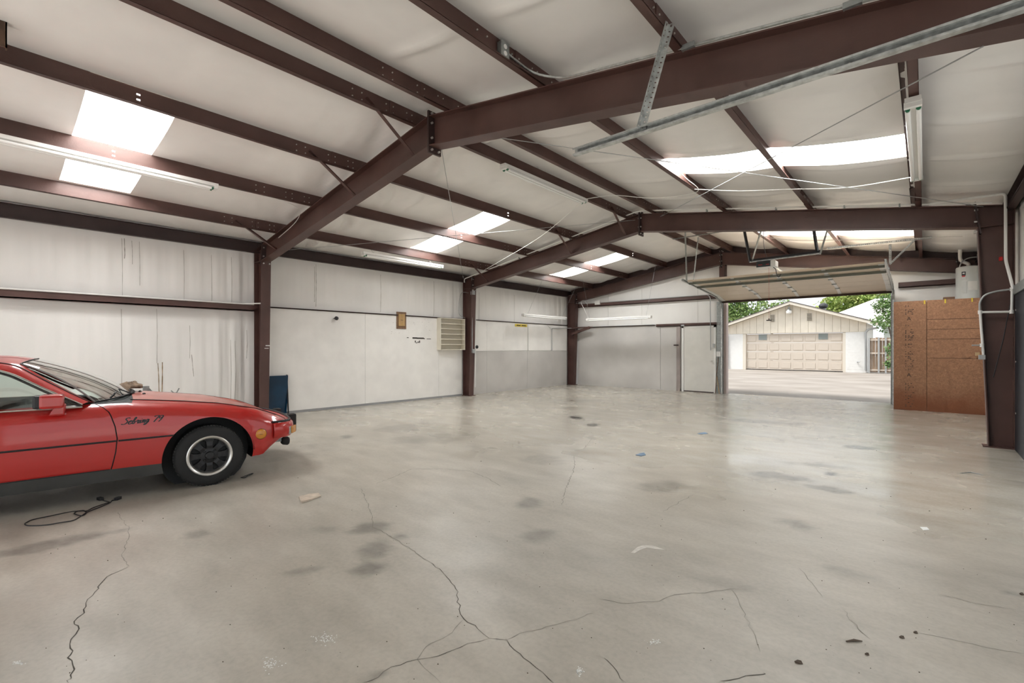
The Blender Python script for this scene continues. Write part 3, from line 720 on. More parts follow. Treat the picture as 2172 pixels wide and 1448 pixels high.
# PVC pipe on the bay girt and down the first left column
FX = -9.90
t = thing('white_pipe', 'white plastic pipe along the girt and down the near left column', 'pipe', (-9.9, 3.8, 1.5))
gx = XL + .165
MB().tube(round_path([(gx, YF + .1, 2.262), (gx, 3.45, 2.262), (FX + .03, 3.72, 2.275), (FX + .03, 3.845, 2.275), (FX - .005, 3.83, 1.42)], .03), .013, 8).build('pipe', PVC, t)
b = MB()
for z in (2.16, 1.55, 1.44): b.box(FX - .02, FX + .03, 3.80, 3.88, z - .01, z + .01)
b.box(FX - .01, FX + .025, 3.78, 3.86, 1.38, 1.42); b.build('pipe_fitting', PVC, t)
t = thing('electrical_outlet', 'white four socket outlet box on the near left column', 'outlet', (FX, 3.84, 1.25))
MB().box(FX - .06, FX + .01, 3.775, 3.91, 1.20, 1.32).build('box', PVC, t, bevel=.004)
for dy in (-.032, .032):
    for dz in (-.028, .028): MB().lathe([(.02, 0), (.02, .004)], (FX + .010, 3.842 + dy, 1.26 + dz), (1, 0, 0), 12).build('receptacle', WHITE, t)
MB().tube(round_path([(FX, 3.885, 1.32), (FX, 3.89, 1.95), (FX - .12, 3.95, 2.12)], .06), .008, 6).build('cord', PVC, t)

# boxes and conduit on the middle left column
FX = -9.87
t = thing('switch_box', 'grey switch box with conduits on the middle left column', 'switch box', (FX, 9.5, 1.4))
MB().box(FX - .01, FX + .05, 9.47, 9.56, 1.24, 1.36).build('box', GREYM, t, bevel=.005)
MB().lathe([(.05, 0), (.05, .03), (.02, .05)], (FX + .02, 9.64, 1.42), (1, 0, 0), 14).build('plug_socket', BLACK, t)
MB().tube(round_path([(FX + .015, 9.47, 1.36), (FX + .015, 9.47, 2.95)], .05), .012, 8).build('conduit', GREYM, t)
jb = MB().box(FX - .01, FX + .06, 9.43, 9.55, 2.93, 3.05).build('junction_box', GREYM, t, bevel=.005)
MB().tube(smooth_path([(FX + .03, 9.5, 3.05), (FX + .02, 9.45, 3.25), (FX + .1, 9.37, 3.42)], 5), .010, 7).build('flexible_conduit', GREYM, t)
MB().tube(smooth_path([(FX + .03, 9.54, 2.93), (FX + .02, 9.58, 2.75), (FX + .015, 9.60, 2.3), (FX + .015, 9.60, 1.4), (FX + .01, 9.60, .25)], 5), .014, 7).build('white_cable', PVC, t)
MB().tube(smooth_path([(FX - .05, 9.39, 2.98), (-10.1, 9.25, 2.95), (-10.13, 9.2, 2.4), (-10.0, 9.33, 2.26)], 6), .006, 6).build('grey_cable', GREYM, t)
t = thing('drop_conduit', 'white conduit dropping down the boards beside the far left corner', 'conduit', (XL + .1, 13.6, 1.8))
w = XL + .09
MB().tube(round_path([(w, 13.75, 1.30), (w, 13.75, 2.10), (w + .05, 14.7, 2.13), (-9.8, 14.72, 2.13)], .08), .012, 7).build('conduit', GREYM, t)
MB().tube(round_path([(w, 13.45, 2.23), (w, 13.66, 2.10), (w, 13.71, 2.0), (w, 13.71, 1.30)], .08), .010, 7).build('conduit', PVC, t)
t = thing('drop_conduit', 'thin white conduit on the board seam below the yellow sign', 'conduit', (XL + .1, 12.42, 1.3))
MB().tube([(w, 12.40, 2.24), (w, 12.40, 1.3)], .010, 6).build('conduit', PVC, t)
b = MB(); b.box(w - .008, w - .003, 11.72, 12.34, 2.10, 2.185)
yl = b.build('sign', YELLOW); tag(yl, 'small yellow sign on the boards under the girt in the far bay', 'sign')
for i, (a, c) in enumerate(((11.80, 12.0), (12.05, 12.28))):
    MB().box(w - .003, w - .001, a, c, 2.125, 2.155).build('dark_print', BLACK, yl)

# bracket and lower part of corner column on the far wall
t = thing('steel_bracket', 'brown steel knee bracket on the far left corner column', 'bracket', (-9.7, 14.72, 2.0))
b = MB(); b.bar((-9.93, 14.72, 1.92), (-9.18, 14.72, 2.13), .08, .09); b.bar((-9.93, 14.72, 2.14), (-9.10, 14.72, 2.14), .10, .04); b.build('arm', STEEL, t)

# ================================================================== CORDS BETWEEN THE LIGHTS
def cord(label, pts, r=.006, m=PVC, n=6, name='extension_cord', cat='cord'):
    o = MB().tube(smooth_path(pts, n), r, 6).build(name, m); return tag(o, label, cat, 'cords under the roof')
yb = 7.62
cord('white cord looping from the ridge strip light across to the right slope', [(xb, yb, z_top(xb) - .02), (-4.3, 7.75, 4.20), (-3.6, 7.9, 4.04), (PUR[5] + .05, 7.9, z_top(PUR[5]) - .01), (PUR[5] + .09, 7.3, z_top(PUR[5]) + .05), (PUR[5] + .07, 6.6, z_top(PUR[5]) + .13)])
cord('white cord sagging from the ridge strip light toward the left wall', [(xb, yb, z_top(xb) - .03), (-6.0, 7.8, 3.75), (-7.6, 8.3, 3.50), (-9.3, 9.3, 3.52)])
cord('white cord crossing below the right skylight to the strip light', [(PUR[5] + .06, 7.75, z_top(PUR[5]) - .005), (-2.2, 7.9, 3.86), (PUR[6], 8.0, z_top(PUR[6]) - .01), (-.8, 7.9, 3.60), (xf, 7.66, z_top(xf) - .02)])
cord('grey cord looping under the purlins beside the near left column', [(PUR[1] + .02, 2.9, z_top(PUR[1]) - .01), (PUR[1] + .02, 3.25, z_top(PUR[1]) - .02), (PUR[1] - .1, 3.55, 3.70), (PUR[1] - .5, 3.68, 3.60), (PUR[1] - 1.2, 3.67, 3.42)], .005)
cord('white cord across the far bay above the overhead door', [(-2.75, 11.3, 3.85), (-2.2, 11.6, 3.72), (-1.4, 11.7, 3.62), (-.5, 11.7, 3.50), (.5, 11.7, 3.4)], .006)
cord('white cord looping from the end wall girt to its strip light', [(-9.4, YB - .13, 3.0), (-9.35, 14.6, 3.12), (-9.2, 14.2, 3.0), (-8.95, 14.05, 2.7), (-8.8, 14.02, 2.42)], .006)
t = thing('girt_conduit', 'conduit with white box on the girt of the far end wall', 'conduit', (-7, YB - .13, 3.03))
MB().tube(round_path([(-9.7, YB - .135, 3.03), (-5.05, YB - .135, 3.03), (-4.98, YB - .135, 2.95), (-4.98, YB - .10, 1.32)], .15), .012, 7).build('conduit', GREYM, t)
MB().box(-9.05, -8.85, YB - .19, YB - .125, 2.96, 3.10).build('box', PVC, t, bevel=.005)

# ================================================================== WALL THINGS
w = XL + .078
t = thing('wooden_plaque', 'brown wooden plaque with raised tan panel hung on the left boards', 'plaque', (w, 7.24, 1.88))
WOODD = mat('dark_brown_wood', (0.20, 0.115, 0.065), 0.5, var=0.3, scale=4, stretch=(1, 6, .6))
WOODL = mat('tan_wood', (0.44, 0.28, 0.12), 0.45, var=0.2, scale=4, stretch=(1, 6, .6))
MB().box(w, w + .02, 7.09, 7.385, 1.885, 2.32).build('back_board', WOODD, t, bevel=.004)
rp = MB().box(w + .02, w + .04, 7.135, 7.335, 1.955, 2.27).build('raised_panel', WOODL, t, bevel=.005)
MB().box(w + .04, w + .046, 7.20, 7.27, 2.10, 2.112).build('hook', WOODD, rp)
for z in (2.00, 2.22): MB().box(w + .04, w + .043, 7.21, 7.26, z, z + .015).build('small_plate', mat('brass', (.5, .34, .1), .35, .8), rp)
t = thing('coat_hook', 'small black knob fixed to the left boards near the column', 'hook', (w, 5.43, 2.07))
MB().lathe([(.012, 0), (.012, .05)], (w, 5.40, 2.065), (1, .4, 0), 10).build('stem', BLACK, t)
MB().lathe([(.0, -.045), (.035, -.03), (.048, 0), (.035, .03), (0, .045)], (w + .06, 5.43, 2.07), (1, .3, .2), 14).build('knob', BLACK, t)
t = thing('shelf_rack', 'white open shelf rack with seven boards beside the middle left column', 'shelf', (w, 8.97, 1.33))
y0, y1, z0, z1, dp = 8.42, 9.34, 1.335, 2.225, .16
for yy in (y0, y1 - .02): MB().box(w, w + dp, yy, yy + .02, z0, z1).build('side_panel', CREAM, t)
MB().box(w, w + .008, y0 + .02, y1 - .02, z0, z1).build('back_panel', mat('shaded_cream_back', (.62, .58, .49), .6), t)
for k in range(7):
    z = z0 + (z1 - z0 - .018) * k / 6
    MB().box(w + .008, w + dp, y0 + .02, y1 - .02, z, z + .018).build('shelf_board', CREAM, t)
HOLE = mat('broken_board_hole', (0.05, 0.042, 0.036), 0.9)
def scar(pts, label_parent):
    b = MB()
    for (u, v, du, dv) in pts:
        p = at_x(u, v, w + .0015); q = at_x(u + du, v + dv, w + .0015); b.box(w, w + .002, min(p.y, q.y), max(p.y, q.y), min(p.z, q.z), max(p.z, q.z))
    b.build('board_damage', HOLE, label_parent)
scar([(875, 715, 10, 3.2), (884, 715.5, 15, 3.2), (899, 717, 2, 2)], wall_left)
scar([(863, 715, 4, 1.5), (880, 722, 2, 4), (882, 726, 3, 1.5), (886, 724, 2, 3), (889, 722, 2, 5), (905, 718, 9, 1.2)], wall_left)
SCUFF = mat('scuffed_paint', (0.52, 0.49, 0.44), 0.7)
b = MB()
for _ in range(46):
    u = random.uniform(826, 915); v = random.uniform(676, 708) if u > 862 else random.uniform(683, 708)
    p = at_x(u, v, w + .001); dy, dz = random.uniform(.004, .035), random.uniform(.002, .010)
    b.box(w, w + .0015, p.y, p.y + dy, p.z, p.z + dz)
b.build('paint_scuffs', SCUFF, wall_left)['kind'] = 'stuff'
# blue panel leaning beside the near left column
t = thing('blue_panel', 'glossy dark blue panel leaning on the wall beside the near left column', 'panel', (XL + .25, 4.15, 0))
b = MB(); b.obox((XL + .165, 4.13, .42), (0, .185, 0), (.035, 0, .40), (.006, 0, -.0005)); b.build('sheet', NAVY, t)
b = MB(); b.bar((XL + .215, 4.315, .02), (XL + .140, 4.315, .83), .02, .03); b.build('edge_strip', BLACK, t)
# metal stands standing behind the car
for i, (x, y, h, lab) in enumerate(((-8.3, 1.60, .855, 'grey metal stand with a clamp head behind the red bonnet'), (-8.3, 1.93, .80, 'thin grey metal stand with a forked tip behind the red bonnet'))):
    t = thing('metal_stand', lab, 'stand', (x, y, 0))
    MB().tube([(x, y, .02), (x, y, h - .06)], .014, 8).build('post', GALVD, t)
    for k in range(3):
        a = k * 2.1 + .4; MB().bar((x, y, .22), (x + .2 * math.cos(a), y + .2 * math.sin(a), .01), .018, .018).build('leg', GALVD, t)
    b = MB()
    if i == 0: b.box(x - .02, x + .02, y - .05, y + .02, h - .12, h); b.bar((x, y + .01, h - .03), (x, y + .08, h - .12), .02, .02)
    else: b.bar((x, y, h - .1), (x, y + .05, h), .014, .014); b.bar((x, y, h - .08), (x, y - .05, h - .03), .012, .012)
    b.build('clamp_head', GALVD, t)

# ================================================================== WALK DOOR (end wall)
d1 = thing('door_1', 'white flat walk door in the far end wall', None, (-5.37, YB, 0)); d1['kind'] = 'structure'
DOORW = mat('off_white_door_paint', (0.70, 0.685, 0.64), 0.5, var=.06, scale=3)
fy = YB - .06
b = MB(); b.box(-5.90, -5.835, fy, YB, 0, 2.09); b.box(-4.90, -4.835, fy, YB, 0, 2.09); b.box(-5.90, -4.835, fy, YB, 2.03, 2.09); b.build('door_frame', WHITE, d1)
MB().box(-5.832, -4.903, fy + .015, YB - .005, .03, 2.027).build('door_leaf', DOORW, d1)
MB().box(-5.832, -4.903, fy + .01, YB - .005, .0, .03).build('threshold', STEELD, d1)
MB().lathe([(.012, 0), (.012, .04), (.028, .045), (.028, .07), (0, .08)], (-4.96, fy + .015, .98), (0, -1, 0), 12).build('door_knob', BOLT, d1)
MB().box(-4.93, -4.86, fy - .03, fy, 1.40, 1.52).build('lock_box', GREYM, d1, bevel=.006)
MB().box(-5.90, -5.80, fy - .05, fy, 2.085, 2.135).build('door_closer', GREYM, d1, bevel=.006)

# weathered post left of the walk door
t = thing('timber_post', 'weathered grey brown post left of the white walk door', 'post', (-6.0, YB - .06, 0))
MB().box(-6.06, -5.94, YB - .09, YB - .05, .0, 2.10).build('post', mat('weathered_post', (0.36, 0.31, 0.29), .7, var=.3, scale=3, stretch=(1, 1, .4)), t)
MB().box(-6.14, -5.99, YB - .12, YB - .09, 1.46, 1.50).build('catch', STEELD, t)
# steel jamb, light switch and leaning rods between walk door and overhead door
jm = MB(); jm.box(-4.80, -4.62, YB - .10, YB, 0, 2.80)
tag(jm.build('trim_1', GALVD), 'grey steel jamb left of the overhead door opening', kind='structure')
t = thing('light_switch', 'white light switch on the grey jamb by the overhead door', 'switch', (-4.75, YB - .11, 1.15))
MB().box(-4.80, -4.68, YB - .135, YB - .10, 1.13, 1.28).build('plate', WHITE, t, bevel=.004)
MB().box(-4.755, -4.725, YB - .145, YB - .135, 1.19, 1.225).build('rocker', PVC, t)
for i, (xa_, xb_, m, nm) in enumerate(((-4.84, -4.78, WOODD, 'thin brown rod leaning in the corner by the overhead door'), (-4.72, -4.82, WOODL, 'short pale stick leaning in the corner by the overhead door'))):
    hh = (1.1, .55)[i]
    o = MB().tube([(xa_ + .03, YB - .2, .0), (xb_ + .03, YB - .12, hh)], .010, 6).build('leaning_rod', m); tag(o, nm, 'rod', 'rods by the overhead door')
MB_ = MB(); MB_.box(DX0 - .02, DX0 + .06, YB - .02, YB + .16, 0, DZ); tag(MB_.build('trim_2', mat('pinkish_jamb', (0.60, 0.50, 0.47), .6)), 'pale door jamb on the left side of the opening', kind='structure')
MB_ = MB(); MB_.box(DX1 - .05, DX1 + .02, YB - .02, YB + .16, 0, DZ); tag(MB_.build('trim_3', GALVD), 'grey door jamb on the right side of the opening', kind='structure')

# ================================================================== OVERHEAD SECTIONAL DOOR, RAISED
gd = thing('overhead_door', 'raised beige sectional overhead door under the far roof', 'garage door', (-2.6, 13.4, 2.9))
BEIGE = mat('beige_door_skin', (0.74, 0.63, 0.50), 0.45, var=.03)
OLIVE = mat('olive_grey_strut', (0.17, 0.175, 0.14), .5)
path = [(12.02, 3.085), (12.58, 3.045), (13.14, 3.00), (13.70, 2.95), (14.24, 2.90), (14.74, 2.79)]
gx0, gx1 = DX0 + .02, DX1 - .02
for k in range(5):
    (ya, za), (yc, zc) = path[k], path[k + 1]
    d = Vector((0, yc - ya, zc - za)); n = Vector((0, -d.z, d.y)).normalized(); L_ = d.length; d.normalize()
    c = Vector(((gx0 + gx1) / 2, (ya + yc) / 2, (za + zc) / 2)) + n * .022
    sec = MB(); sec.obox(c, Vector(((gx1 - gx0) / 2, 0, 0)), d * (L_ / 2 - .004), n * .020)
    so = sec.build('door_section', BEIGE, gd)
    for e in (-1, 1):
        b = MB(); b.obox(c - n * .026 + Vector((e * ((gx1 - gx0) / 2 - .05), 0, 0)), (.05, 0, 0), d * (L_ / 2 - .01), n * .004); b.build('end_stile', WHITE, so)
    for xs_ in (-3.52, -2.6, -1.66):
        b = MB(); b.obox(c - n * .026 + Vector((xs_ - c.x, 0, 0)), (.035, 0, 0), d * (L_ / 2 - .02), n * .004); b.build('centre_stile', WHITE, so)
        if k < 4:
            hp = Vector((xs_, yc, zc)) - n * .012
            b = MB(); b.obox(hp, (.045, 0, 0), d * .035, n * .006); b.tube([hp + Vector((-.05, 0, 0)) - n * .012, hp + Vector((.05, 0, 0)) - n * .012], .009, 6); b.build('hinge', GALV, so)
    if k in (0, 1):
        for dd in ((-.18,) if k == 0 else (-.16,)):
            b = MB(); cc = c + d * dd - n * .045
            b.obox(cc, ((gx1 - gx0) / 2, 0, 0), d * .006, n * .028); b.obox(cc - n * .028 + d * .02, ((gx1 - gx0) / 2, 0, 0), d * .024, n * .002); b.build('stiffening_strut', OLIVE, so)
    for e, xx in ((-1, gx0 - .01), (1, gx1 + .01)):
        rp_ = Vector((xx, yc, zc)) - n * .005
        b = MB(); b.tube([rp_ - Vector((e * .05, 0, 0)), rp_ + Vector((e * .04, 0, 0))], .006, 6); b.lathe([(.022, -.009), (.022, .009)], rp_ + Vector((e * .035, 0, 0)), (1, 0, 0), 12); b.build('roller', GALVD, so)
b = MB(); b.obox((( gx0 + gx1) / 2, 14.76, 2.765), ((gx1 - gx0) / 2, 0, 0), (0, .012, -.004), (0, .012, .03)); b.build('bottom_seal', mat('brown_rubber_seal', (.075, .05, .04), .7), gd)
for nm, xx, e in (('left', gx0 - .035, -1), ('right', gx1 + .035, 1)):
    t = thing('door_track', 'galvanised curved track on the %s side of the raised overhead door' % nm, 'door track', (xx, 13.5, 2.9), 'overhead door tracks')
    pts = [(11.75, 3.11)] + path[:4] + [(14.25, 2.905), (14.55, 2.85), (14.74, 2.74), (14.82, 2.58), (14.83, 2.3), (14.83, .02)]
    sp = [Vector((xx, y, z)) for y, z in pts]
    b = MB()
    for a, c in zip(sp[:-1], sp[1:]):
        d = (c - a); n = Vector((0, -d.z, d.y)).normalized()
        b.obox((a + c) / 2 + Vector((e * .012, 0, 0)), d / 2 * 1.01, Vector((.0015, 0, 0)), n * .028)
        for s_ in (-1, 1): b.obox((a + c) / 2 + n * (.028 * s_) - Vector((e * .006, 0, 0)), d / 2 * 1.01, Vector((.018, 0, 0)), n * .0015)
    b.build('track', GALV, t)
    if e < 0:
        ztp = z_top(PUR[4]) 
        b = MB(); perf_angle(b, (xx, 12.1, 3.13), (PUR[4] + .02, 11.2, ztp + .02), .035); b.build('hanger', GALVD, t)
        b = MB(); perf_angle(b, (xx + .02, 12.5, 3.10), (xx + .22, 12.3, ztp + .02), .03); b.build('hanger', GALVD, t)
        b = MB(); b.bar((PUR[3], 11.95, z_top(PUR[3]) - .012), (PUR[4] + .62, 11.95, z_top(PUR[4]) - .012), .03, .02); b.build('cross_bar', GALVD, t)
    else:
        zc_ = z_top(PUR[7]) - .012
        b = MB(); perf_angle(b, (xx + .03, 12.2, 3.10), (xx + .03, 12.2, 3.49), .04); b.build('hanger', GALV, t)
        b = MB(); perf_angle(b, (xx + .05, 12.25, 3.08), (xx + .43, 12.2, 3.50), .035); b.build('hanger', GALV, t)
        b = MB(); perf_angle(b, (PUR[6] - .1, 12.2, 3.53), (PUR[7] + .2, 12.2, 3.51), .045); b.build('cross_bar', GALV, t)
# opener
op = thing('door_opener', 'black and white garage door opener hung from the roof', 'door opener', (-2.62, 11.35, 3.13))
ox, oy, oz = -2.60, 11.35, 3.20
MB().box(ox - .17, ox + .10, oy - .14, oy + .16, oz - .06, oz + .075).build('motor_case', mat('dark_opener_case', (.035, .04, .042), .4), op, bevel=.012)
MB().box(ox - .18, ox + .17, oy - .15, oy + .17, oz - .075, oz - .058).build('bottom_pan', WHITE, op, bevel=.004)
MB().box(ox + .10, ox + .20, oy - .13, oy + .15, oz - .058, oz + .07).build('light_lens', mat('frosted_lens', (.82, .80, .75), .3), op, bevel=.02)
b = MB()
for k, (xx, ww) in enumerate(((ox - .13, .08), (ox + .02, .06))): b.box(xx, xx + ww, oy - .1415, oy - .140, oz - .015, oz - .003)
b.build('badge', RED, op)
MB().box(ox - .04, ox + .04, oy - .05, oy + .05, oz + .075, oz + .10).build('rail_bracket', GALVD, op)
MB().bar((ox, oy + .1, oz + .09), (ox, YB - .05, 3.13), .03, .025).build('rail', GALVD, op)
bz = oz + .115
MB().angle((ox - .33, oy, bz), (ox + 1.0, oy, bz + .02), .045, .004, mi=0).build('mounting_bar', BLACK, op)
MB().angle((ox - .33, oy - .02, bz - .03), (ox + 1.0, oy - .02, bz - .01), .03, .003, mi=0).build('mounting_bar', GALV, op)
for x0_, y0_, x1_, m in ((ox - .33, oy, ox - .45, BLACK), (ox - .28, oy, ox - .02, GALVD), (ox + .95, oy, ox + .88, BLACK), (ox + 1.0, oy, PUR[6] + .05, GALVD)):
    zt_ = z_top(x1_) - .01 if abs(x1_ - PUR[6]) < .1 else z_top(x1_) + .13
    b = MB(); b.angle((x0_, y0_, bz - .02), (x1_, y0_ - .12, zt_), .04, .004); b.build('hanger', m, op)
MB().tube([(ox + .06, oy - .05, oz - .07), (ox + .06, oy - .05, 2.02)], .0025, 5).build('release_cord', RED, op)
b = MB(); b.tube([(ox + .01, oy - .05, 1.99), (ox + .11, oy - .05, 1.99)], .012, 8); b.tube([(ox + .06, oy - .05, 1.99), (ox + .06, oy - .05, 2.03)], .010, 8); b.build('release_handle', STEELD, op)
MB().tube(smooth_path([(ox + .14, oy - .05, oz - .07), (ox + .2, oy - .1, oz - .13), (ox + .22, oy - .1, oz - .24), (ox + .26, oy - .1, oz - .30), (ox + .30, oy - .1, oz - .24)], 5), .008, 6).build('black_cable', BLACK, op)
MB().tube(smooth_path([(ox + .02, oy, oz + .09), (ox - .03, oy, oz + .3), (ox - .06, oy, oz + .55), (ox - .05, oy, z_top(ox) + .1)], 5), .005, 6).build('power_cable', BLACK, op)

# ================================================================== CHIPBOARD PARTITION AND WATER HEATER
def mat_osb():
    m, N, L, b = nt('oriented_strand_board')
    tc = N.new('ShaderNodeTexCoord'); P = tc.outputs['Object']
    v = N.new('ShaderNodeTexVoronoi'); v.inputs['Scale'].default_value = 26; v.inputs['Randomness'].default_value = 1
    n1 = N.new('ShaderNodeTexNoise'); n1.inputs['Scale'].default_value = 20; n1.inputs['Detail'].default_value = 5; n1.inputs['Distortion'].default_value = 2.2
    n2 = N.new('ShaderNodeTexNoise'); n2.inputs['Scale'].default_value = 1.6; n2.inputs['Detail'].default_value = 5
    for x in (v, n1, n2): L.new(P, x.inputs['Vector'])
    r1 = N.new('ShaderNodeValToRGB'); r1.color_ramp.elements[0].position = .36; r1.color_ramp.elements[0].color = (.30, .138, .064, 1); r1.color_ramp.elements[1].position = .72; r1.color_ramp.elements[1].color = (.43, .215, .105, 1)
    L.new(n1.outputs['Fac'], r1.inputs['Fac'])
    mx = N.new('ShaderNodeMix'); mx.data_type = 'RGBA'; mx.blend_type = 'OVERLAY'; mx.inputs['Factor'].default_value = .14
    L.new(r1.outputs['Color'], mx.inputs['A']); bw = N.new('ShaderNodeRGBToBW'); L.new(v.outputs['Color'], bw.inputs[0]); L.new(bw.outputs[0], mx.inputs['B'])
    hs = N.new('ShaderNodeHueSaturation'); hs.inputs['Saturation'].default_value = .92; L.new(mx.outputs['Result'], hs.inputs['Color'])
    # redder and darker tone low on the board, with a ragged edge
    sx = N.new('ShaderNodeSeparateXYZ'); L.new(P, sx.inputs[0])
    ad = N.new('ShaderNodeMath'); ad.operation = 'MULTIPLY_ADD'; L.new(n2.outputs['Fac'], ad.inputs[0]); ad.inputs[1].default_value = .9; L.new(sx.outputs['Z'], ad.inputs[2])
    mr = N.new('ShaderNodeMapRange'); mr.interpolation_type = 'SMOOTHSTEP'; mr.inputs['From Min'].default_value = .45; mr.inputs['From Max'].default_value = 1.15; mr.inputs['To Min'].default_value = .85; mr.inputs['To Max'].default_value = 0
    L.new(ad.outputs[0], mr.inputs['Value'])
    m2 = N.new('ShaderNodeMix'); m2.data_type = 'RGBA'; L.new(mr.outputs['Result'], m2.inputs['Factor']); L.new(hs.outputs['Color'], m2.inputs['A']); m2.inputs['B'].default_value = (.22, .065, .022, 1)
    L.new(m2.outputs['Result'], b.inputs['Base Color']); b.inputs['Roughness'].default_value = .62
    return m
OSB = mat_osb()
OY = 13.8
pt_ = thing('chipboard_partition', 'tall brown chipboard partition beside the overhead door opening', 'partition', (0.2, OY, 0))
g = .004
for x0, x1, z0, z1 in ((-.545, .018, 0, 2.44), (.026, XR - .03, 0, 1.166), (.026, XR - .03, 1.174, 1.581), (.026, XR - .03, 1.589, 1.796), (.026, XR - .03, 1.804, 2.012), (.026, XR - .03, 2.020, 2.44)):
    MB().box(x0, x1, OY, OY + .018, z0, z1).build('board', OSB, pt_)
MB().box(-.545, -.527, OY + .018, YB - .13, 0, 2.44).build('board', OSB, pt_)
MB().box(-.53, XR - .03, OY + .02, OY + .06, .0, 2.40).build('stud_frame', WOODD, pt_)
INK = mat('faded_black_ink', (0.035, 0.028, 0.024), .7)
INK2 = mat('faded_grey_ink', (0.10, 0.062, 0.04), .7)
pr = MB(); pr2 = MB(); rs = random.Random(4)
for (v0, v1, dens) in ((648, 650.5, 1), (656, 667, 1), (688, 691, .7), (697, 722, 1), (730, 737, .8), (745, 785, .7), (808, 865, .5)):
    z = at_y(1925, v1, OY).z; ztop = at_y(1925, v0, OY).z
    while z < ztop:
        h = rs.uniform(.012, .026); x = at_y(1920, 700, OY).x
        if rs.random() < .85 * dens:
            (pr if dens == 1 else pr2).box(x, x + .02, OY - .0008, OY, z, z + h * .75)
        x += .045
        while x < at_y(1936, 700, OY).x:
            wd = rs.uniform(.010, .035)
            if rs.random() < .62 * dens: (pr if rs.random() < .45 * dens else pr2).box(x, x + wd, OY - .0008, OY, z, z + h * .75)
            x += wd + .008
        z += h + .006
a1 = pr.build('stamped_print', INK, pt_); a1['kind'] = 'stuff'; a2 = pr2.build('stamped_print', INK2, pt_); a2['kind'] = 'stuff'
def text_mesh(name, body, size, m, loc, rot, parent, shear=0.0):
    cu = bpy.data.curves.new(name, 'FONT'); cu.body = body; cu.size = size; cu.shear = shear; cu.extrude = 0.0008; cu.align_x = 'CENTER'
    tmp = bpy.data.objects.new(name + '_tmp', cu); COL.objects.link(tmp)
    dg = bpy.context.evaluated_depsgraph_get(); me = bpy.data.meshes.new_from_object(tmp.evaluated_get(dg))
    bpy.data.objects.remove(tmp); bpy.data.curves.remove(cu)
    me.name = name; me.materials.clear(); me.materials.append(m)
    o = bpy.data.objects.new(name, me); COL.objects.link(o)
    o.parent = parent; off = Vector(parent.get('_org', (0, 0, 0))); o.location = Vector(loc) - off; o.rotation_euler = rot
    return o
for v in (676, 795):
    p = at_y(1928, v, OY); text_mesh('stamped_letter', 'A', .11, INK, (p.x, OY - .001, p.z - .035), (PI / 2, 0, 0), pt_)
for u in (1961, 2005, 2062):
    p = at_y(u, 640, OY); MB().box(p.x - .012, p.x + .012, OY - .006, OY + .02, 2.36, 2.445).build('yellow_clip', YELLOW, pt_)
p = at_y(2073, 750, OY); MB().box(p.x - .035, p.x + .035, OY - .012, OY, p.z - .04, p.z + .03).build('receptacle', mat('tan_plastic', (.5, .36, .2), .5), pt_)
HX, HY, HR = .735, 14.62, .225
pf = thing('heater_platform', 'timber platform behind the chipboard partition carrying the heater', 'platform', (HX, HY, 0))
for dx in (-.2, .17):
    for dy in (-.2, .2): MB().box(HX + dx - .03, HX + dx + .03, HY + dy - .03, HY + dy + .03, 0, 1.70).build('post', WOODL, pf)
MB().box(.06, XR - .03, HY - .36, HY + .28, 1.70, 1.74).build('deck_board', WOODL, pf)
wh = thing('water_heater', 'white cylindrical water heater above the chipboard partition', 'water heater', (HX, HY, 1.74))
ENAM = mat('grey_white_enamel', (.66, .68, .66), .3)
MB().lathe([(HR - .01, 1.74), (HR, 1.75), (HR, 3.17), (HR - .012, 3.195), (HR * .6, 3.215), (0, 3.22)], (HX, HY, 0), (0, 0, 1), 36).build('tank', ENAM, wh)
def arc_panel(name, a0, a1, z0, z1, r, m):
    b = MB(); n = 6; rows = []
    for z in (z0, z1): rows.append([(HX + r * math.sin(a), HY - r * math.cos(a), z) for a in [a0 + (a1 - a0) * k / n for k in range(n + 1)]])
    b.grid(rows); vs_in = [[(HX + (r - .02) * math.sin(a), HY - (r - .02) * math.cos(a), z) for a in [a0 + (a1 - a0) * k / n for k in range(n + 1)]] for z in (z0, z1)]
    b.grid([rows[0], vs_in[0]]); b.grid([rows[1], vs_in[1]]); b.grid([[rows[0][0], vs_in[0][0]], [rows[1][0], vs_in[1][0]]]); b.grid([[rows[0][-1], vs_in[0][-1]], [rows[1][-1], vs_in[1][-1]]])
    return b.build(name, m, wh)
arc_panel('control_cover', -.62, -.26, 2.90, 3.09, HR + .008, ENAM); arc_panel('brand_label', -.60, -.30, 2.99, 3.08, HR + .010, BLACK)
arc_panel('red_label_band', -.57, -.33, 2.965, 2.995, HR + .011, RED); arc_panel('white_label_mark', -.53, -.37, 3.03, 3.055, HR + .012, PVC)
arc_panel('element_cover', -.60, -.24, 2.60, 2.86, HR + .008, ENAM); arc_panel('paper_label', -.14, .55, 2.66, 2.86, HR + .004, PVC)
MB().tube(smooth_path([(HX - .02, HY, 3.215), (HX - .02, HY, 3.27), (HX - .12, HY, 3.34), (HX - .15, HY - .02, 3.42), (HX - .15, HY - .02, z_roof(HX - .15))], 5), .035, 10).build('vent_pipe', PVC, wh)
MB().tube(smooth_path([(HX - .16, HY - .05, 3.20), (HX - .13, HY - .05, 3.30), (HX - .02, HY - .05, 3.39), (HX + .2, HY - .05, 3.40)], 5), .012, 8).build('water_hose', GREYM, wh)
bx = MB().box(.30, .49, HY - .30, HY - .06, 1.741, 2.53).build('cardboard_box', mat('brown_cardboard', (.22, .12, .075), .7)); tag(bx, 'brown cardboard carton standing left of the water heater', 'carton')

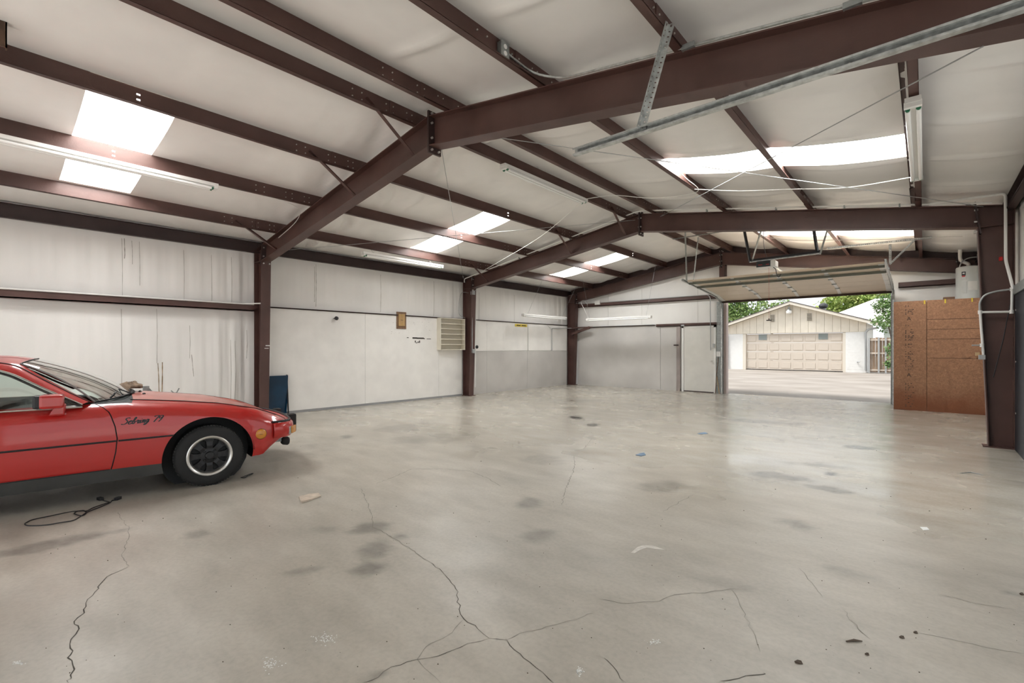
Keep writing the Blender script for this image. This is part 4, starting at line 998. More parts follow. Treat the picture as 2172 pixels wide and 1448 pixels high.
# ================================================================== DARK DOOR, BEAM ON THE RIGHT WALL
dd = thing('door_2', 'charcoal door in the right wall beside the brown column', None, (XR, 8.5, 0)); dd['kind'] = 'structure'
MB().box(XR - .05, XR - .002, 6.9, 9.38, .0, 2.12).build('door_leaf', CHAR, dd)
MB().box(XR - .07, XR - .002, 6.8, 9.40, 2.12, 2.24).build('door_header', GALVD, dd)
b = MB()
for z in (.5, 1.2, 1.9): b.box(XR - .056, XR - .05, 9.28, 9.30, z, z + .02)
b.build('rivets', BOLT, dd)['kind'] = 'stuff'
# short steel stub hanging at the top left of the view
t = thing('steel_stub', 'short dark brown steel stub hanging from the roof at top left', 'steel bracket', (-6.0, .08, 4.0))
b = MB(); b.box(-6.01, -5.995, -.03, .175, 4.005, z_roof(-6.0) - .03); b.box(-6.06, -5.995, .165, .175, 4.005, z_roof(-6.0) - .03); b.build('plate', mat('rusty_brown_steel', (.11, .06, .035), .6, var=.4, scale=8), t)
# ================================================================== THE RED CAR  (local: x right, y forward from the front axle, z up)
HD = math.radians(8.0)
fa = Vector((math.sin(HD), math.cos(HD), 0)); ra = Vector((fa.y, -fa.x, 0))
car_o = Vector((-5.454, 1.512, 0)) + fa * 0.05 - ra * 0.80
car = thing('sports_car', 'red wedge nosed sports coupe with Sebring 79 lettering on its wing', 'car', car_o, rotz=-HD)
def mat_paint():
    m, N, L, b = nt('red_car_paint')
    b.inputs['Base Color'].default_value = (.47, .015, .012, 1); b.inputs['Roughness'].default_value = .32
    b.inputs['Coat Weight'].default_value = .7; b.inputs['Coat Roughness'].default_value = .05
    return m
PAINT = mat_paint()
HOODP = mat('red_bonnet_paint_ceiling_sheen', (.50, .13, .10), .40, var=.12, scale=5, coat=.5)  # paler pink base colour stands in for the ceiling reflected in the bonnet
TRIM = mat('charcoal_sill_paint', (.055, .057, .055), .5, var=.2, scale=4)
INTER = mat('black_interior', (.02, .022, .023), .7)
AMBER = mat('amber_lens', (.62, .24, .02), .25, coat=.6)
def mat_glass(name, tint, w):
    m, N, L, b = nt(name); N.remove(b)
    out = [n for n in N if n.type == 'OUTPUT_MATERIAL'][0]
    tr = N.new('ShaderNodeBsdfTransparent'); tr.inputs['Color'].default_value = col4(tint)
    gl = N.new('ShaderNodeBsdfGlossy'); gl.inputs['Roughness'].default_value = .03; gl.inputs['Color'].default_value = (1, 1, 1, 1)
    lw = N.new('ShaderNodeLayerWeight'); lw.inputs['Blend'].default_value = .25
    ad = N.new('ShaderNodeMath'); ad.operation = 'MULTIPLY_ADD'; ad.inputs[1].default_value = .8; ad.inputs[2].default_value = w
    L.new(lw.outputs['Fresnel'], ad.inputs[0])
    mx = N.new('ShaderNodeMixShader'); L.new(ad.outputs[0], mx.inputs['Fac']); L.new(tr.outputs[0], mx.inputs[1]); L.new(gl.outputs[0], mx.inputs[2])
    L.new(mx.outputs[0], out.inputs['Surface']); return m
CGLASS = mat_glass('tinted_car_glass', (.80, .88, .85), .05)
I = lambda s, xs, ys: float(np.interp(s, xs, ys))
def w_(s): return I(s, [-3.27, -3.15, -2.9, -2.4, -1.2, -.3, .1, .35, .5, .62, .70, .76], [.70, .76, .80, .83, .832, .828, .822, .805, .785, .755, .72, .67])
def zc_(s): return I(s, [-3.27, -3.0, -2.4, -1.5, -.9, -.66, -.23, .126, .455, .6, .70, .76], [.78, .85, .90, .878, .886, .885, .84, .79, .715, .655, .605, .575])
def zh_(s): return I(s, [-3.27, -3.0, -2.4, -.9, -.62, -.45, .1, .5, .66, .76], [.80, .87, .88, .87, .925, .912, .832, .705, .64, .585])
def zb_(s): return I(s, [-3.27, -2.95, -2.8, -2.0, -.34, -.30, .36, .40, .45, .50, .60, .70, .76], [.42, .33, .20, .175, .178, .20, .22, .235, .225, .235, .32, .38, .40])
def zcr_(s): return zc_(s) - .105 * I(s, [-3.27, .4, .76], [1, 1, .55])
def section(s):
    w, zc, zh, zb, zk = w_(s), zc_(s), zh_(s), zb_(s), zcr_(s)
    q = lambda f: zb + f * (zk - zb)
    return [(0, zh), (.36 * w, zh - .003), (.60 * w, zh - .012 - .2 * max(0, zh - zc)), (.715 * w, zc + .012 + .25 * max(0, zh - zc - .02)), (.80 * w, zc + .006), (.87 * w, zc), (.925 * w, zc - .028),
            (.966 * w, zc - .068), (.985 * w, zk), (.995 * w, q(.84)), (1.0 * w, q(.66)), (.999 * w, q(.46)), (.992 * w, q(.27)), (.982 * w, q(.20)), (.975 * w, q(.125)), (.955 * w, zb + .01), (.90 * w, zb), (.5 * w, zb), (0, zb)]
# shut line of the door's front edge, as an offset in y against height
def shut(z): return I(z, [.17, .28, .42, .56, .68, .81, .87, .90], [-.77, -.767, -.734, -.719, -.734, -.772, -.83, -.90])
SH0 = -.745; G = .0045
base_s = sorted([-3.27, -3.24, -3.18, -3.08, -2.95, -2.8, -2.6, -2.4, -2.2, -2.02, -2.02 + 2 * G, -1.9, -1.7, -1.5, -1.3, -1.1, -1.0, -.92, -.86, -.80, SH0 - G, SH0 + G, -.69, -.64, -.60] + [-.55 + .07 * k for k in range(15)] + [.46, .50, .54, .58, .62, .66, .70, .735, .76])
NS = len(section(0))
def warp(s, z):
    k = max(0, 1 - abs(s - SH0) / .16) if abs(s - SH0) > G * 1.01 else 1.0
    return s + (shut(z) - SH0) * k
def shell_point(s, j, side):
    x, z = section(s)[j]; return (side * x, warp(s, z) if j >= 4 else s, z)
groups = {'body': MB(), 'rear': MB(), 'sill2': MB(), 'hood': MB(), 'door_r': MB(), 'door_l': MB(), 'sill': MB(), 'gap': MB(), 'inner': MB()}
iS = base_s.index(SH0 - G); iB = base_s.index(-2.02)
iH = base_s.index(-.60)
for side in (-1, 1):
    pts = [[shell_point(s, j, side) for j in range(NS)] for s in base_s]
    for i in range(len(base_s) - 1):
        sm = (base_s[i] + base_s[i + 1]) / 2
        for j in range(NS - 1):
            quad = [pts[i][j], pts[i + 1][j], pts[i + 1][j + 1], pts[i][j + 1]]
            g = 'body'
            if j >= 16: g = 'inner'
            elif j >= 13 and -2.05 < sm < -.30: g = 'sill'
            elif (i == iS or i == iB) and 4 <= j < 16: g = 'gap'
            elif iB < i < iS and 4 <= j < 13: g = 'door_r' if side > 0 else 'door_l'
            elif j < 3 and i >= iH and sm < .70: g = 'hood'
            elif j < 5 and -2.9 < sm < -.60: g = 'inner'
            elif j == 3 and -2.9 < sm < -.86: g = 'inner'
            if g == 'body' and i < iS: g = 'rear'
            if g == 'sill' and side < 0: g = 'sill2'
            lift = Vector((0, 0, .004)) if g == 'hood' else (Vector((-side * .008, 0, 0)) if g == 'gap' else Vector((0, 0, 0)))
            groups[g].add([Vector(p) + lift for p in quad], [(0, 1, 2, 3)], 0, True)
# close nose and tail
for k, s in ((0, base_s[0]), (1, base_s[-1])):
    ring = [shell_point(s, j, 1) for j in range(NS)] + [shell_point(s, j, -1) for j in range(NS - 2, 0, -1)]
    groups['rear' if k == 0 else 'body'].add(ring, [tuple(range(len(ring)))], 0, False)
def finish(mb, name, m, parent, arch=True, solid=0.0, weld=True):
    me = bpy.data.meshes.new(name); me.from_pydata([tuple(p) for p in mb.v], [], mb.f)
    bm = bmesh.new(); bm.from_mesh(me)
    bmesh.ops.remove_doubles(bm, verts=bm.verts[:], dist=.0006)
    bmesh.ops.recalc_face_normals(bm, faces=bm.faces[:])
    if arch:          # open the wheel arches: cut the skin along the arch circle and drop what lies inside
        for yc in (0.0, -2.40):
            R = .395; zc0 = .302; n = 40
            for k in range(n):
                a0 = -.30 + (PI + .60) * (k + .5) / n
                nrm = Vector((0, math.cos(a0), math.sin(a0))); co = Vector((0, yc, zc0)) + nrm * R * math.cos((PI + .6) / n / 2)
                sel = [f for f in bm.faces if (Vector((0, f.calc_center_median().y - yc, f.calc_center_median().z - zc0))).length < R + .3 and abs(f.calc_center_median().x) > .45]
                ang = lambda p: math.atan2(p.z - zc0, p.y - yc)
                sel = [f for f in sel if any(abs(((ang(v.co) - a0 + PI) % (2 * PI)) - PI) < .28 for v in f.verts)]
                if sel:
                    geom = sel + list({e for f in sel for e in f.edges}) + list({v for f in sel for v in f.verts})
                    bmesh.ops.bisect_plane(bm, geom=geom, plane_co=co, plane_no=nrm, dist=1e-5)
            kill = [f for f in bm.faces if (Vector((0, f.calc_center_median().y - yc, f.calc_center_median().z - zc0))).length < R - .004 and abs(f.calc_center_median().x) > .55]
            bmesh.ops.delete(bm, geom=kill, context='FACES')
    bm.to_mesh(me); bm.free()
    for p in me.polygons: p.use_smooth = True
    me.materials.append(m); me.set_sharp_from_angle(angle=math.radians(38)); me.update()
    o = bpy.data.objects.new(name, me); COL.objects.link(o); o.parent = parent
    if solid:
        md = o.modifiers.new('thickness', 'SOLIDIFY'); md.thickness = solid; md.offset = -1
    return o
body = finish(groups['body'], 'front_body_shell', PAINT, car); finish(groups['rear'], 'rear_body_shell', PAINT, car)
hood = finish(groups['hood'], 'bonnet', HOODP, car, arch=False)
door_r = finish(groups['door_r'], 'door', PAINT, car, arch=False); door_l = finish(groups['door_l'], 'door', PAINT, car, arch=False)
finish(groups['sill'], 'sill_panel', TRIM, car); finish(groups['sill2'], 'sill_panel', TRIM, car)
finish(groups['gap'], 'door_gap', INTER, car, arch=False)
finish(groups['inner'], 'underbody', INTER, car, arch=True)
# wheel well liners
for yc in (0.0, -2.40):
    for side in (-1, 1):
        b = MB(); rows = []
        for k in range(21):
            a = .02 + (PI - .04) * k / 20
            rows.append([(side * x, yc + .405 * math.cos(a), .302 + .405 * math.sin(a)) for x in (.50, .66, .805)])
        b.grid(rows); b.add([(side * .50, yc + .405 * math.cos(a), .302 + .405 * math.sin(a)) for a in [2 * PI * k / 20 for k in range(20)]], [tuple(range(20))])
        b.build('wheel_well', INTER, car, fix=False)
# ---- greenhouse: matched curves on the right side, mirrored
rail = [(.665, -.885, .898), (.632, -1.01, .985), (.60, -1.13, 1.075), (.57, -1.25, 1.168), (.54, -1.365, 1.255), (.515, -1.50, 1.283), (.50, -1.70, 1.297), (.495, -1.90, 1.292), (.50, -2.12, 1.255), (.525, -2.40, 1.15), (.56, -2.65, 1.04), (.60, -2.92, .925)]
wtop = [(.775, -.955, .897), (.742, -1.08, .975), (.712, -1.20, 1.050), (.682, -1.315, 1.128), (.655, -1.41, 1.186), (.628, -1.53, 1.226), (.605, -1.72, 1.247), (.598, -1.92, 1.238), (.605, -2.12, 1.195), (.64, -2.36, 1.09), (.69, -2.55, .975), (.73, -2.72, .90)]
def mir(c): return [(-x, y, z) for x, y, z in c]
def patch(b, A, B, n=4, bulge=(0, 0, 0)):
    rows = []
    for k in range(n + 1):
        t = k / n; w = 4 * t * (1 - t)
        rows.append([Vector(p).lerp(Vector(q), t) + Vector(bulge) * w for p, q in zip(A, B)])
    b.grid(rows)
dens = lambda c, n=4: smooth_path(c, n)
R_, T_ = dens(rail), dens(wtop)
for side in (1, -1):
    b = MB(); A, B = (R_, T_) if side > 0 else (mir(R_), mir(T_))
    patch(b, A, B, 4, (side * .012, 0, .014)); b.build('roof_pillar', PAINT, car, fix=False)
    b = MB(); b.tube([Vector(p) + Vector((side * .004, 0, .0)) for p in (T_[:45] if side > 0 else mir(T_[:45]))], .006, 6); b.build('chrome_window_trim', CHROME, car)
    b = MB(); inn = [Vector(p) + Vector((side * .0, -.012, -.018)) for p in (T_ if side > 0 else mir(T_))]; b.tube(inn, .011, 6); b.build('window_rubber', BLACK, car)
    b = MB(); seam = [Vector(p).lerp(Vector(q), .35) + Vector((side * .013, 0, .014)) for p, q in zip(A[:30], B[:30])]; b.tube(seam, .004, 5); b.build('door_frame_gap', INTER, car)
    belt = [Vector((side * .793, p[1], .872)) for p in T_]
    b = MB(); A2 = [Vector((p[0] * (1 if side > 0 else -1), p[1], p[2])) for p in T_]
    patch(b, A2, belt, 3, (side * .012, 0, 0)); b.build('side_window', CGLASS, car, fix=False)
    b = MB(); b.tube([(side * .797, y, .876) for y in (-.955, -1.3, -1.7, -2.1, -2.6)], .006, 6); b.build('chrome_belt_trim', CHROME, car)
    b = MB(); b.bar((side * .79, -1.96, .875), (side * .607, -1.93, 1.235), .05, .012, up=(1, 0, 0)); b.build('door_pillar', BLACK, car)
roofc = [(0, y, z) for y, z in ((-1.30, 1.292), (-1.45, 1.322), (-1.70, 1.335), (-1.90, 1.330), (-2.06, 1.308))]
rr = [(.54, -1.365, 1.255), (.515, -1.50, 1.283), (.50, -1.70, 1.297), (.495, -1.90, 1.292), (.50, -2.12, 1.255)]
rc, rd = dens(roofc), dens(rr)
rows = []
for k in range(-8, 9):
    t = abs(k) / 8; rows.append([Vector((p[0] + (q[0] - p[0]) * t, p[1] + (q[1] - p[1]) * t * t, p[2] + (q[2] - p[2]) * t ** 2.4)) * 1 if k >= 0 else Vector((-(p[0] + (q[0] - p[0]) * t), p[1] + (q[1] - p[1]) * t * t, p[2] + (q[2] - p[2]) * t ** 2.4)) for p, q in zip(rc, rd)])
b = MB(); b.grid(rows); b.build('roof_panel', PAINT, car, fix=False)
# windscreen
wb = [(0, -.585, .938), (.25, -.605, .936), (.45, -.67, .926), (.58, -.775, .91), (.655, -.875, .898)]
wt = [(0, -1.298, 1.290), (.2, -1.305, 1.288), (.36, -1.322, 1.28), (.46, -1.34, 1.27), (.53, -1.36, 1.256)]
full = lambda c: dens(mir(c)[::-1][:-1] + c, 3)
B_, W_ = full(wb), full(wt)
b = MB(); patch(b, B_, W_, 6, (0, .02, .03)); b.build('windscreen', CGLASS, car, fix=False)
b = MB(); b.tube([Vector(p) + Vector((0, 0, .004)) for p in W_], .005, 6); b.tube([Vector(p) + Vector((0, 0, .004)) for p in B_], .007, 6); b.build('windscreen_seal', BLACK, car)
for side in (1, -1):
    e = [Vector(p).lerp(Vector(q), k / 6) + Vector((0, .02, .03)) * 4 * (k / 6) * (1 - k / 6) for k in range(7) for p, q in ((B_[-1], W_[-1]),)]
    e = [Vector((side * p.x, p.y, p.z + .004)) for p in e]
    b = MB(); b.tube(e, .008, 6); b.build('windscreen_side_trim', mat('grey_rubber', (.25, .25, .24), .5), car)
# hatch glass and tail
ht = [(0, -2.06, 1.308), (.2, -2.065, 1.303), (.38, -2.085, 1.285), (.50, -2.12, 1.255)]; hb = [(0, -3.02, .905), (.25, -3.01, .907), (.45, -2.97, .915), (.60, -2.92, .925)]
b = MB(); patch(b, full(ht), full(hb), 6, (0, -.02, .07)); b.build('hatch_glass', mat('dark_tinted_glass', (.02, .028, .028), .05, coat=1), car, fix=False)
for side in (-1, 1): MB().box(side * .42 - .18, side * .42 + .18, -3.285, -3.262, .60, .74).build('tail_light', RED, car, bevel=.008)
# cabin things seen through the glass
for xx in (-.36, .36):
    b = MB(); b.box(xx - .22, xx + .22, -2.0, -1.86, .5, 1.02); b.box(xx - .13, xx + .13, -1.99, -1.91, 1.02, 1.13); b.build('seat', INTER, car, bevel=.03)
MB().box(-.70, .70, -1.22, -.78, .80, .895).build('dashboard', INTER, car, bevel=.02)
b = MB(); rows = [[(x, -1.0 + .17 * math.cos(a), .875 + .10 * math.sin(a)) for x in (-.25, .05, .35, .62)] for a in [PI * k / 10 for k in range(11)]]
b.grid(rows); b.build('white_sun_shade', PVC, car, fix=False)
MB().box(-.10, .10, -1.16, -1.13, 1.10, 1.16).build('rear_view_mirror', INTER, car, bevel=.01)
# door mirror
mr = MB().box(.835, 1.005, -1.215, -1.065, .895, 1.008).build('door_mirror', PAINT, car, bevel=.022)
MB().box(.840, 1.000, -1.250, -1.205, .898, 1.005).build('mirror_rim', BLACK, mr, bevel=.015)
b = MB(); b.prism([(-1.165, .825), (-1.065, .825), (-1.055, .92), (-1.12, .92)], lambda a, c, t: (t, a, c), .815, .885); b.build('mirror_foot', PAINT, mr, bevel=.012)
# rubbing strip, lettering, marker lamps
for ya, yb_ in ((-2.0, -.728), (-.712, -.40), (-.40, -.305)):
    b = MB(); pts_ = []
    for k in range(9):
        y = ya + (yb_ - ya) * k / 8; pts_.append((w_(y) * 1.0 + .003, y, .553))
    b.tube(pts_, .0085, 6); b.build('rubbing_strip', BLACK, car)
b = MB(); pts_ = [(w_(y) * .993 + .002, y, .30) for y in (-2.0, -1.6, -1.2, -.772)]; b.tube(pts_, .0045, 5); b.build('door_lower_gap', INTER, car)
for side in (-1, 1):
    hl = [(side * .715 * w_(y), y, section(y)[3][1] + .003) for y in [-.62 + .1 * k for k in range(14)]]
    MB().tube(hl, .0045, 5).build('bonnet_gap', INTER, car)
# brush lettering drawn with a slanted nib
GLY = {'S': [[(.62, .86), (.50, .97), (.28, .92), (.22, .76), (.36, .60), (.46, .44), (.40, .20), (.20, .06), (0, .08), (-.06, .16)]],
       'e': [[(.02, .30), (.20, .36), (.28, .47), (.18, .53), (.05, .42), (.02, .20), (.10, .04), (.24, .06), (.34, .18)]],
       'b': [[(.06, .30), (.22, .62), (.28, .92), (.20, .94), (.10, .55), (.06, .20), (.12, .04), (.24, .10), (.28, .30), (.20, .40), (.30, .34), (.40, .36)]],
       'r': [[(.0, .30), (.10, .46), (.12, .52), (.20, .46), (.26, .46), (.20, .24), (.22, .06), (.34, .16)]],
       'i': [[(.0, .26), (.12, .48), (.08, .22), (.10, .05), (.24, .18)], [(.15, .64), (.18, .68)]],
       'n': [[(.02, .36), (.10, .50), (.06, .06)], [(.07, .22), (.20, .46), (.28, .46), (.24, .20), (.27, .05), (.38, .18)]],
       'g': [[(.30, .46), (.16, .52), (.04, .34), (.06, .16), (.18, .18), (.30, .46), (.24, .10), (.12, -.20), (-.04, -.26), (-.02, -.12), (.20, .04), (.38, .18)]],
       '7': [[(.04, .78), (.14, .90), (.50, .92), (.34, .50), (.14, .02)]],
       '9': [[(.48, .80), (.34, .92), (.14, .80), (.10, .60), (.24, .50), (.42, .68), (.48, .82), (.36, .36), (.16, .02)]]}
ADV = {'S': .60, 'e': .34, 'b': .40, 'r': .34, 'i': .24, 'n': .38, 'g': .52, '7': .48, '9': .5, ' ': .22}
x0 = 0; strokes = []
for ch in 'Sebring 79':
    for st in GLY.get(ch, []): strokes.append([(x0 + x, y) for x, y in st])
    x0 += ADV[ch]
H_, y_a, y_b, z_a = .062, -.690, -.395, .693
sc_x = (y_b - y_a) / x0
from mathutils.bvhtree import BVHTree
bvh = BVHTree.FromPolygons([v.co for v in body.data.vertices], [tuple(p.vertices) for p in body.data.polygons])
b = MB()
for st in strokes:
    P_ = smooth_path([(x * sc_x + y * H_ * .32 + y_a, 0, z_a + y * H_ + .004 * (x / x0)) for x, y in st], 5)
    vs = []; fs = []
    for i, p in enumerate(P_):
        dd_ = (P_[min(i + 1, len(P_) - 1)] - P_[max(i - 1, 0)]).normalized(); nib = Vector((-dd_.z, 0, dd_.x)) * (.0026 + .0026 * abs(dd_.z))
        for sgn in (1, -1):
            q_ = p + nib * sgn
            hit = bvh.ray_cast(Vector((2, q_.x, q_.z)), Vector((-1, 0, 0)))[0]; xw = (hit.x if hit else w_(q_.x)) + .0025
            vs.append((xw, q_.x, q_.z))
        if i: fs.append((2 * i - 2, 2 * i - 1, 2 * i + 1, 2 * i))
    b.add(vs, fs)
b.build('sebring_79_lettering', mat('black_vinyl_lettering', (.012, .010, .010), .4), car, fix=False)
for side in (-1, 1):
    b = MB(); xm = w_(.47) - .004
    b.lathe([(.054, 0), (.054, .008), (.047, .014), (.03, .018), (0, .019)], (side * xm, .47, .468), (side, .05, .02), 24); b.build('side_marker_lamp', AMBER, car)
    MB().lathe([(.056, -.004), (.058, .004), (.053, .008)], (side * xm, .47, .468), (side, .05, .02), 24).build('marker_bezel', BLACK, car)
    MB().box(side * xm + side * .019 - .002, side * xm + side * .019 + .002, .455, .485, .464, .470).build('marker_print', mat('brown_print', (.2, .07, .01), .5), car)
# front bumper wrapped round the nose, rubber overriders, indicator lamps
def bump_path(d):
    c = [(.765, .60), (.750, .70), (.70, .775), (.60, .825), (.40, .865), (0, .885)]
    c = [(-x, y) for x, y in c][:-1] + c[::-1]
    return [Vector((x, y + d, 0)) for x, y in c]
path_ = smooth_path(bump_path(0), 4); secz = [(.405, -.03), (.40, .0), (.43, .022), (.49, .028), (.54, .022), (.565, .0), (.568, -.05)]
rows = []
for i, p in enumerate(path_):
    d = (path_[min(i + 1, len(path_) - 1)] - path_[max(i - 1, 0)]).normalized(); n = Vector((-d.y, d.x, 0))
    if n.y < 0 or (abs(n.y) < .2 and n.x * p.x < 0): n = -n
    rows.append([p + n * o + Vector((0, 0, z)) for z, o in secz])
b = MB(); b.grid(rows); bumper = b.build('front_bumper', PAINT, car, fix=False)
md = bumper.modifiers.new('thickness', 'SOLIDIFY'); md.thickness = .02; md.offset = -1
b = MB(); b.tube([Vector((p.x * .985, p.y - .015, .578)) for p in path_], .012, 6); b.build('bumper_seal', BLACK, car)
for side in (-1, 1):
    b = MB(); b.obox((side * .672, .818, .468), (side * .052, -.035, 0), (.014, .020, 0), (0, 0, .040)); b.build('indicator_lamp', AMBER, car, bevel=.008)
    b = MB(); b.obox((side * .725, .775, .468), (side * .012, -.014, 0), (.012, .012, 0), (0, 0, .042)); b.build('indicator_edge', GALV, car)
    MB().box(side * .33 - .045, side * .33 + .045, .86, .955, .38, .60).build('overrider', RUBBER, car, bevel=.02)
    b = MB(); b.lathe([(.03, 0), (.045, .02), (.05, .07), (.04, .085)], (side * .45, .76, .305), (0, 1, -.1), 12); b.build('rubber_stop', RUBBER, car)
    MB().box(side * .45 - .01, side * .45 + .01, .70, .76, .30, .40).build('bumper_bracket', GALVD, car)
# small things on the bonnet and cowl
for x, y in ((-.10, -.52), (.22, -.50)): MB().lathe([(.014, 0), (.014, .008), (.006, .014)], (x, y, zh_(y) + .004), (0, 0, 1), 10).build('washer_jet', BLACK, car)
for k, (xx, x2) in enumerate(((.42, .02), (-.10, -.50))):
    b = MB(); b.tube(smooth_path([(xx, -.60, .945), (xx - .04, -.66, .972), (xx - .1, -.71, .990)], 4), .006, 6); b.bar((xx + .12, -.735, .965), (x2, -.68, .985), .012, .012); b.build('wiper', BLACK, car)
b = MB(); rows = []
for k in range(13):
    t = -1 + 2 * k / 12; x = .58 * t; yy = -.59 - .30 * abs(t) ** 2.2; rows.append([(x, yy + .030, .938 - .03 * t * t), (x, yy + .01, .955 - .03 * t * t), (x, yy - .03, .935 - .03 * t * t)])
b.grid(rows); b.build('cowl_grille', BLACK, car, fix=False)
# brown rag lying on the far side of the cowl
rg = MB(); rows = []
for i in range(8):
    a = PI / 2 * i / 7; rows.append([])
    for j in range(17):
        c_ = 2 * PI * (j % 16) / 16; k = 1 + .45 * mnoise.noise(Vector((math.cos(c_) * 1.9, math.sin(c_) * 1.9, i * .5 + 4)))
        rows[-1].append((.16 * k * math.sin(a) * math.cos(c_), .10 * k * math.sin(a) * math.sin(c_), .065 * k * math.cos(a)))
rg.grid(rows); o = rg.build('crumpled_rag', mat('brown_cloth', (.22, .15, .10), .9, var=.4, scale=30), origin=(0, 0, 0), fix=False)
o.location = car_o + ra * (-.20) - fa * .585 + Vector((0, 0, .962)); tag(o, 'crumpled brown rag lying at the foot of the windscreen', 'rag')
# wheels
RIM = mat('polished_rim_edge', (.78, .77, .74), .28, metal=.9); SPK = mat('black_alloy', (.022, .022, .023), .42, metal=.3)
for yc in (0.0, -2.40):
    for side in (-1, 1):
        ax = (side, 0, 0); cx = side * .80
        wh_ = bpy.data.objects.new('wheel', None); COL.objects.link(wh_); wh_.parent = car; wh_.location = (side * .70, yc, .305); wh_['_org'] = (side * .70, yc, .305)
        C0 = (side * .70, yc, .305)
        MB().lathe([(.195, .098), (.215, .104), (.245, .103), (.275, .098), (.297, .085), (.304, .070), (.305, -.070), (.297, -.085), (.275, -.098), (.215, -.10), (.195, -.09)], C0, ax, 56, closed=True).build('tyre', RUBBER, wh_, sharp=50)
        b = MB()
        for rr2 in (.297,):
            for k in range(70):
                a = 2 * PI * k / 70
                for off in (.045, .072): b.obox((side * (.70 + off), yc + .303 * math.cos(a), .305 + .303 * math.sin(a)), (.011, 0, 0), (0, -math.sin(a) * .009, math.cos(a) * .009), (0, math.cos(a) * .004, math.sin(a) * .004))
        b.build('tread_blocks', RUBBER, wh_)['kind'] = 'stuff'
        MB().lathe([(.162, .055), (.170, .090), (.180, .106), (.192, .110), (.200, .106), (.202, .098), (.195, .085), (.180, .05), (.180, -.06)], C0, ax, 56, cap=False).build('rim', RIM, wh_, sharp=40)
        MB().lathe([(0, .02), (.17, .03)], C0, ax, 40).build('dark_brake_plate', INTER, wh_)  # black disc closing the wheel behind the spokes
        sp = MB()
        for k in range(8):
            a = PI / 8 * 0 + 2 * PI * k / 8; d = Vector((0, math.sin(a), math.cos(a))); tt = Vector((0, math.cos(a), -math.sin(a))); X = Vector(ax)
            c = Vector(C0)
            vs = []
            for r_, hw, h1 in ((.06, .030, .075), (.10, .026, .082), (.14, .030, .078), (.168, .046, .066)):
                vs += [c + d * r_ + tt * hw + X * h1, c + d * r_ - tt * hw + X * h1, c + d * r_ - tt * hw * 1.1 + X * (h1 - .04), c + d * r_ + tt * hw * 1.1 + X * (h1 - .04)]
            fs = []
            for i in range(3):
                for j in range(4): fs.append((i * 4 + j, i * 4 + (j + 1) % 4, i * 4 + 4 + (j + 1) % 4, i * 4 + 4 + j))
            s1 = MB(); s1.add(vs, fs + [(0, 1, 2, 3), (12, 13, 14, 15)]); s1.build('spoke', SPK, wh_, bevel=.003)
        MB().lathe([(.082, .03), (.082, .072), (.07, .080), (.042, .082), (.038, .100), (.030, .106), (0, .107)], C0, ax, 32).build('hub', SPK, wh_)
        for k in range(4):
            a = PI / 4 + PI / 2 * k; MB().lathe([(.012, .07), (.012, .094), (.006, .100)], (C0[0], yc + .062 * math.cos(a), .305 + .062 * math.sin(a)), ax, 6).build('wheel_nut', SPK, wh_)
# ================================================================== OUTSIDE
def mat_ground():
    m, N, L, b = nt('pale_driveway_concrete')
    tc = N.new('ShaderNodeTexCoord'); n = N.new('ShaderNodeTexNoise'); n.inputs['Scale'].default_value = .7; n.inputs['Detail'].default_value = 8
    mp = N.new('ShaderNodeMapping'); mp.inputs['Scale'].default_value = (.8, 1.1, 1); L.new(tc.outputs['Object'], mp.inputs['Vector']); L.new(mp.outputs['Vector'], n.inputs['Vector'])
    r = N.new('ShaderNodeValToRGB'); r.color_ramp.elements[0].position = .32; r.color_ramp.elements[0].color = (.245, .215, .185, 1); r.color_ramp.elements[1].position = .62; r.color_ramp.elements[1].color = (.335, .30, .265, 1)
    L.new(n.outputs['Fac'], r.inputs['Fac']); L.new(r.outputs['Color'], b.inputs['Base Color']); b.inputs['Roughness'].default_value = .85
    return m
gr = MB(); gr.box(-60, 60, YB + .18, 90, -.20, -.02); gr.box(-60, XL - .2, -40, YB + .18, -.2, -.03)
tag(gr.build('ground', mat_ground(), origin=(0, 0, 0)), 'pale concrete driveway between the two garages', kind='structure')
gv = MB(); gv.box(XR + .15, 60, -40, YB + .18, -.2, -.03); gv.box(XL - .2, XR + .15, -40, YF - .2, -.2, -.03)  # unseen yard, coloured white to throw daylight up through the openings
tag(gv.build('bounce_yard', mat('white_bounce_ground', (.78, .765, .73), .9, var=.12, scale=30), origin=(0, 0, 0)), 'unseen yard beside and behind the metal building, whitened to bounce daylight in', kind='structure')
SIDING = mat('cream_siding', (.74, .68, .575), .6, var=.05, scale=3); SOFF = mat('cream_fascia', (.70, .65, .56), .6)
BRICKW = mat('white_painted_brick', (.80, .80, .78), .6, var=.03); SHING = mat('dark_shingle_edge', (.10, .09, .085), .9); SHINL = mat('pale_shingle_roof', (.62, .59, .57), .9, var=.12, scale=20, bump=.3, bscale=30)
GDOOR = mat('beige_panel_door', (.62, .55, .47), .55); LITE = mat('grey_window_lite', (.24, .27, .26), .15)
HYF = 33.0; PKX = -6.2; SL = .335; HXL, HXR = -10.15, -2.5
rz = lambda x: 4.16 - SL * abs(x - PKX)
hs = thing('detached_garage', 'cream gabled garage with a wide panelled door across the driveway', 'building', (PKX, HYF, 0))
b = MB(); b.box(HXL, -8.95, HYF, HYF + .2, -.02, 2.30); b.build('wall', BRICKW, hs)
b = MB(); b.box(-3.45, HXR, HYF, HYF + .2, -.02, 2.30); b.build('wall', BRICKW, hs)
b = MB(); b.box(HXL, HXL + .2, HYF + .2, HYF + 4.6, -.02, 2.8); b.build('wall', BRICKW, hs)
b = MB(); b.box(HXR - .2, HXR, HYF + .2, HYF + 4.6, -.02, 2.8); b.build('wall', BRICKW, hs)
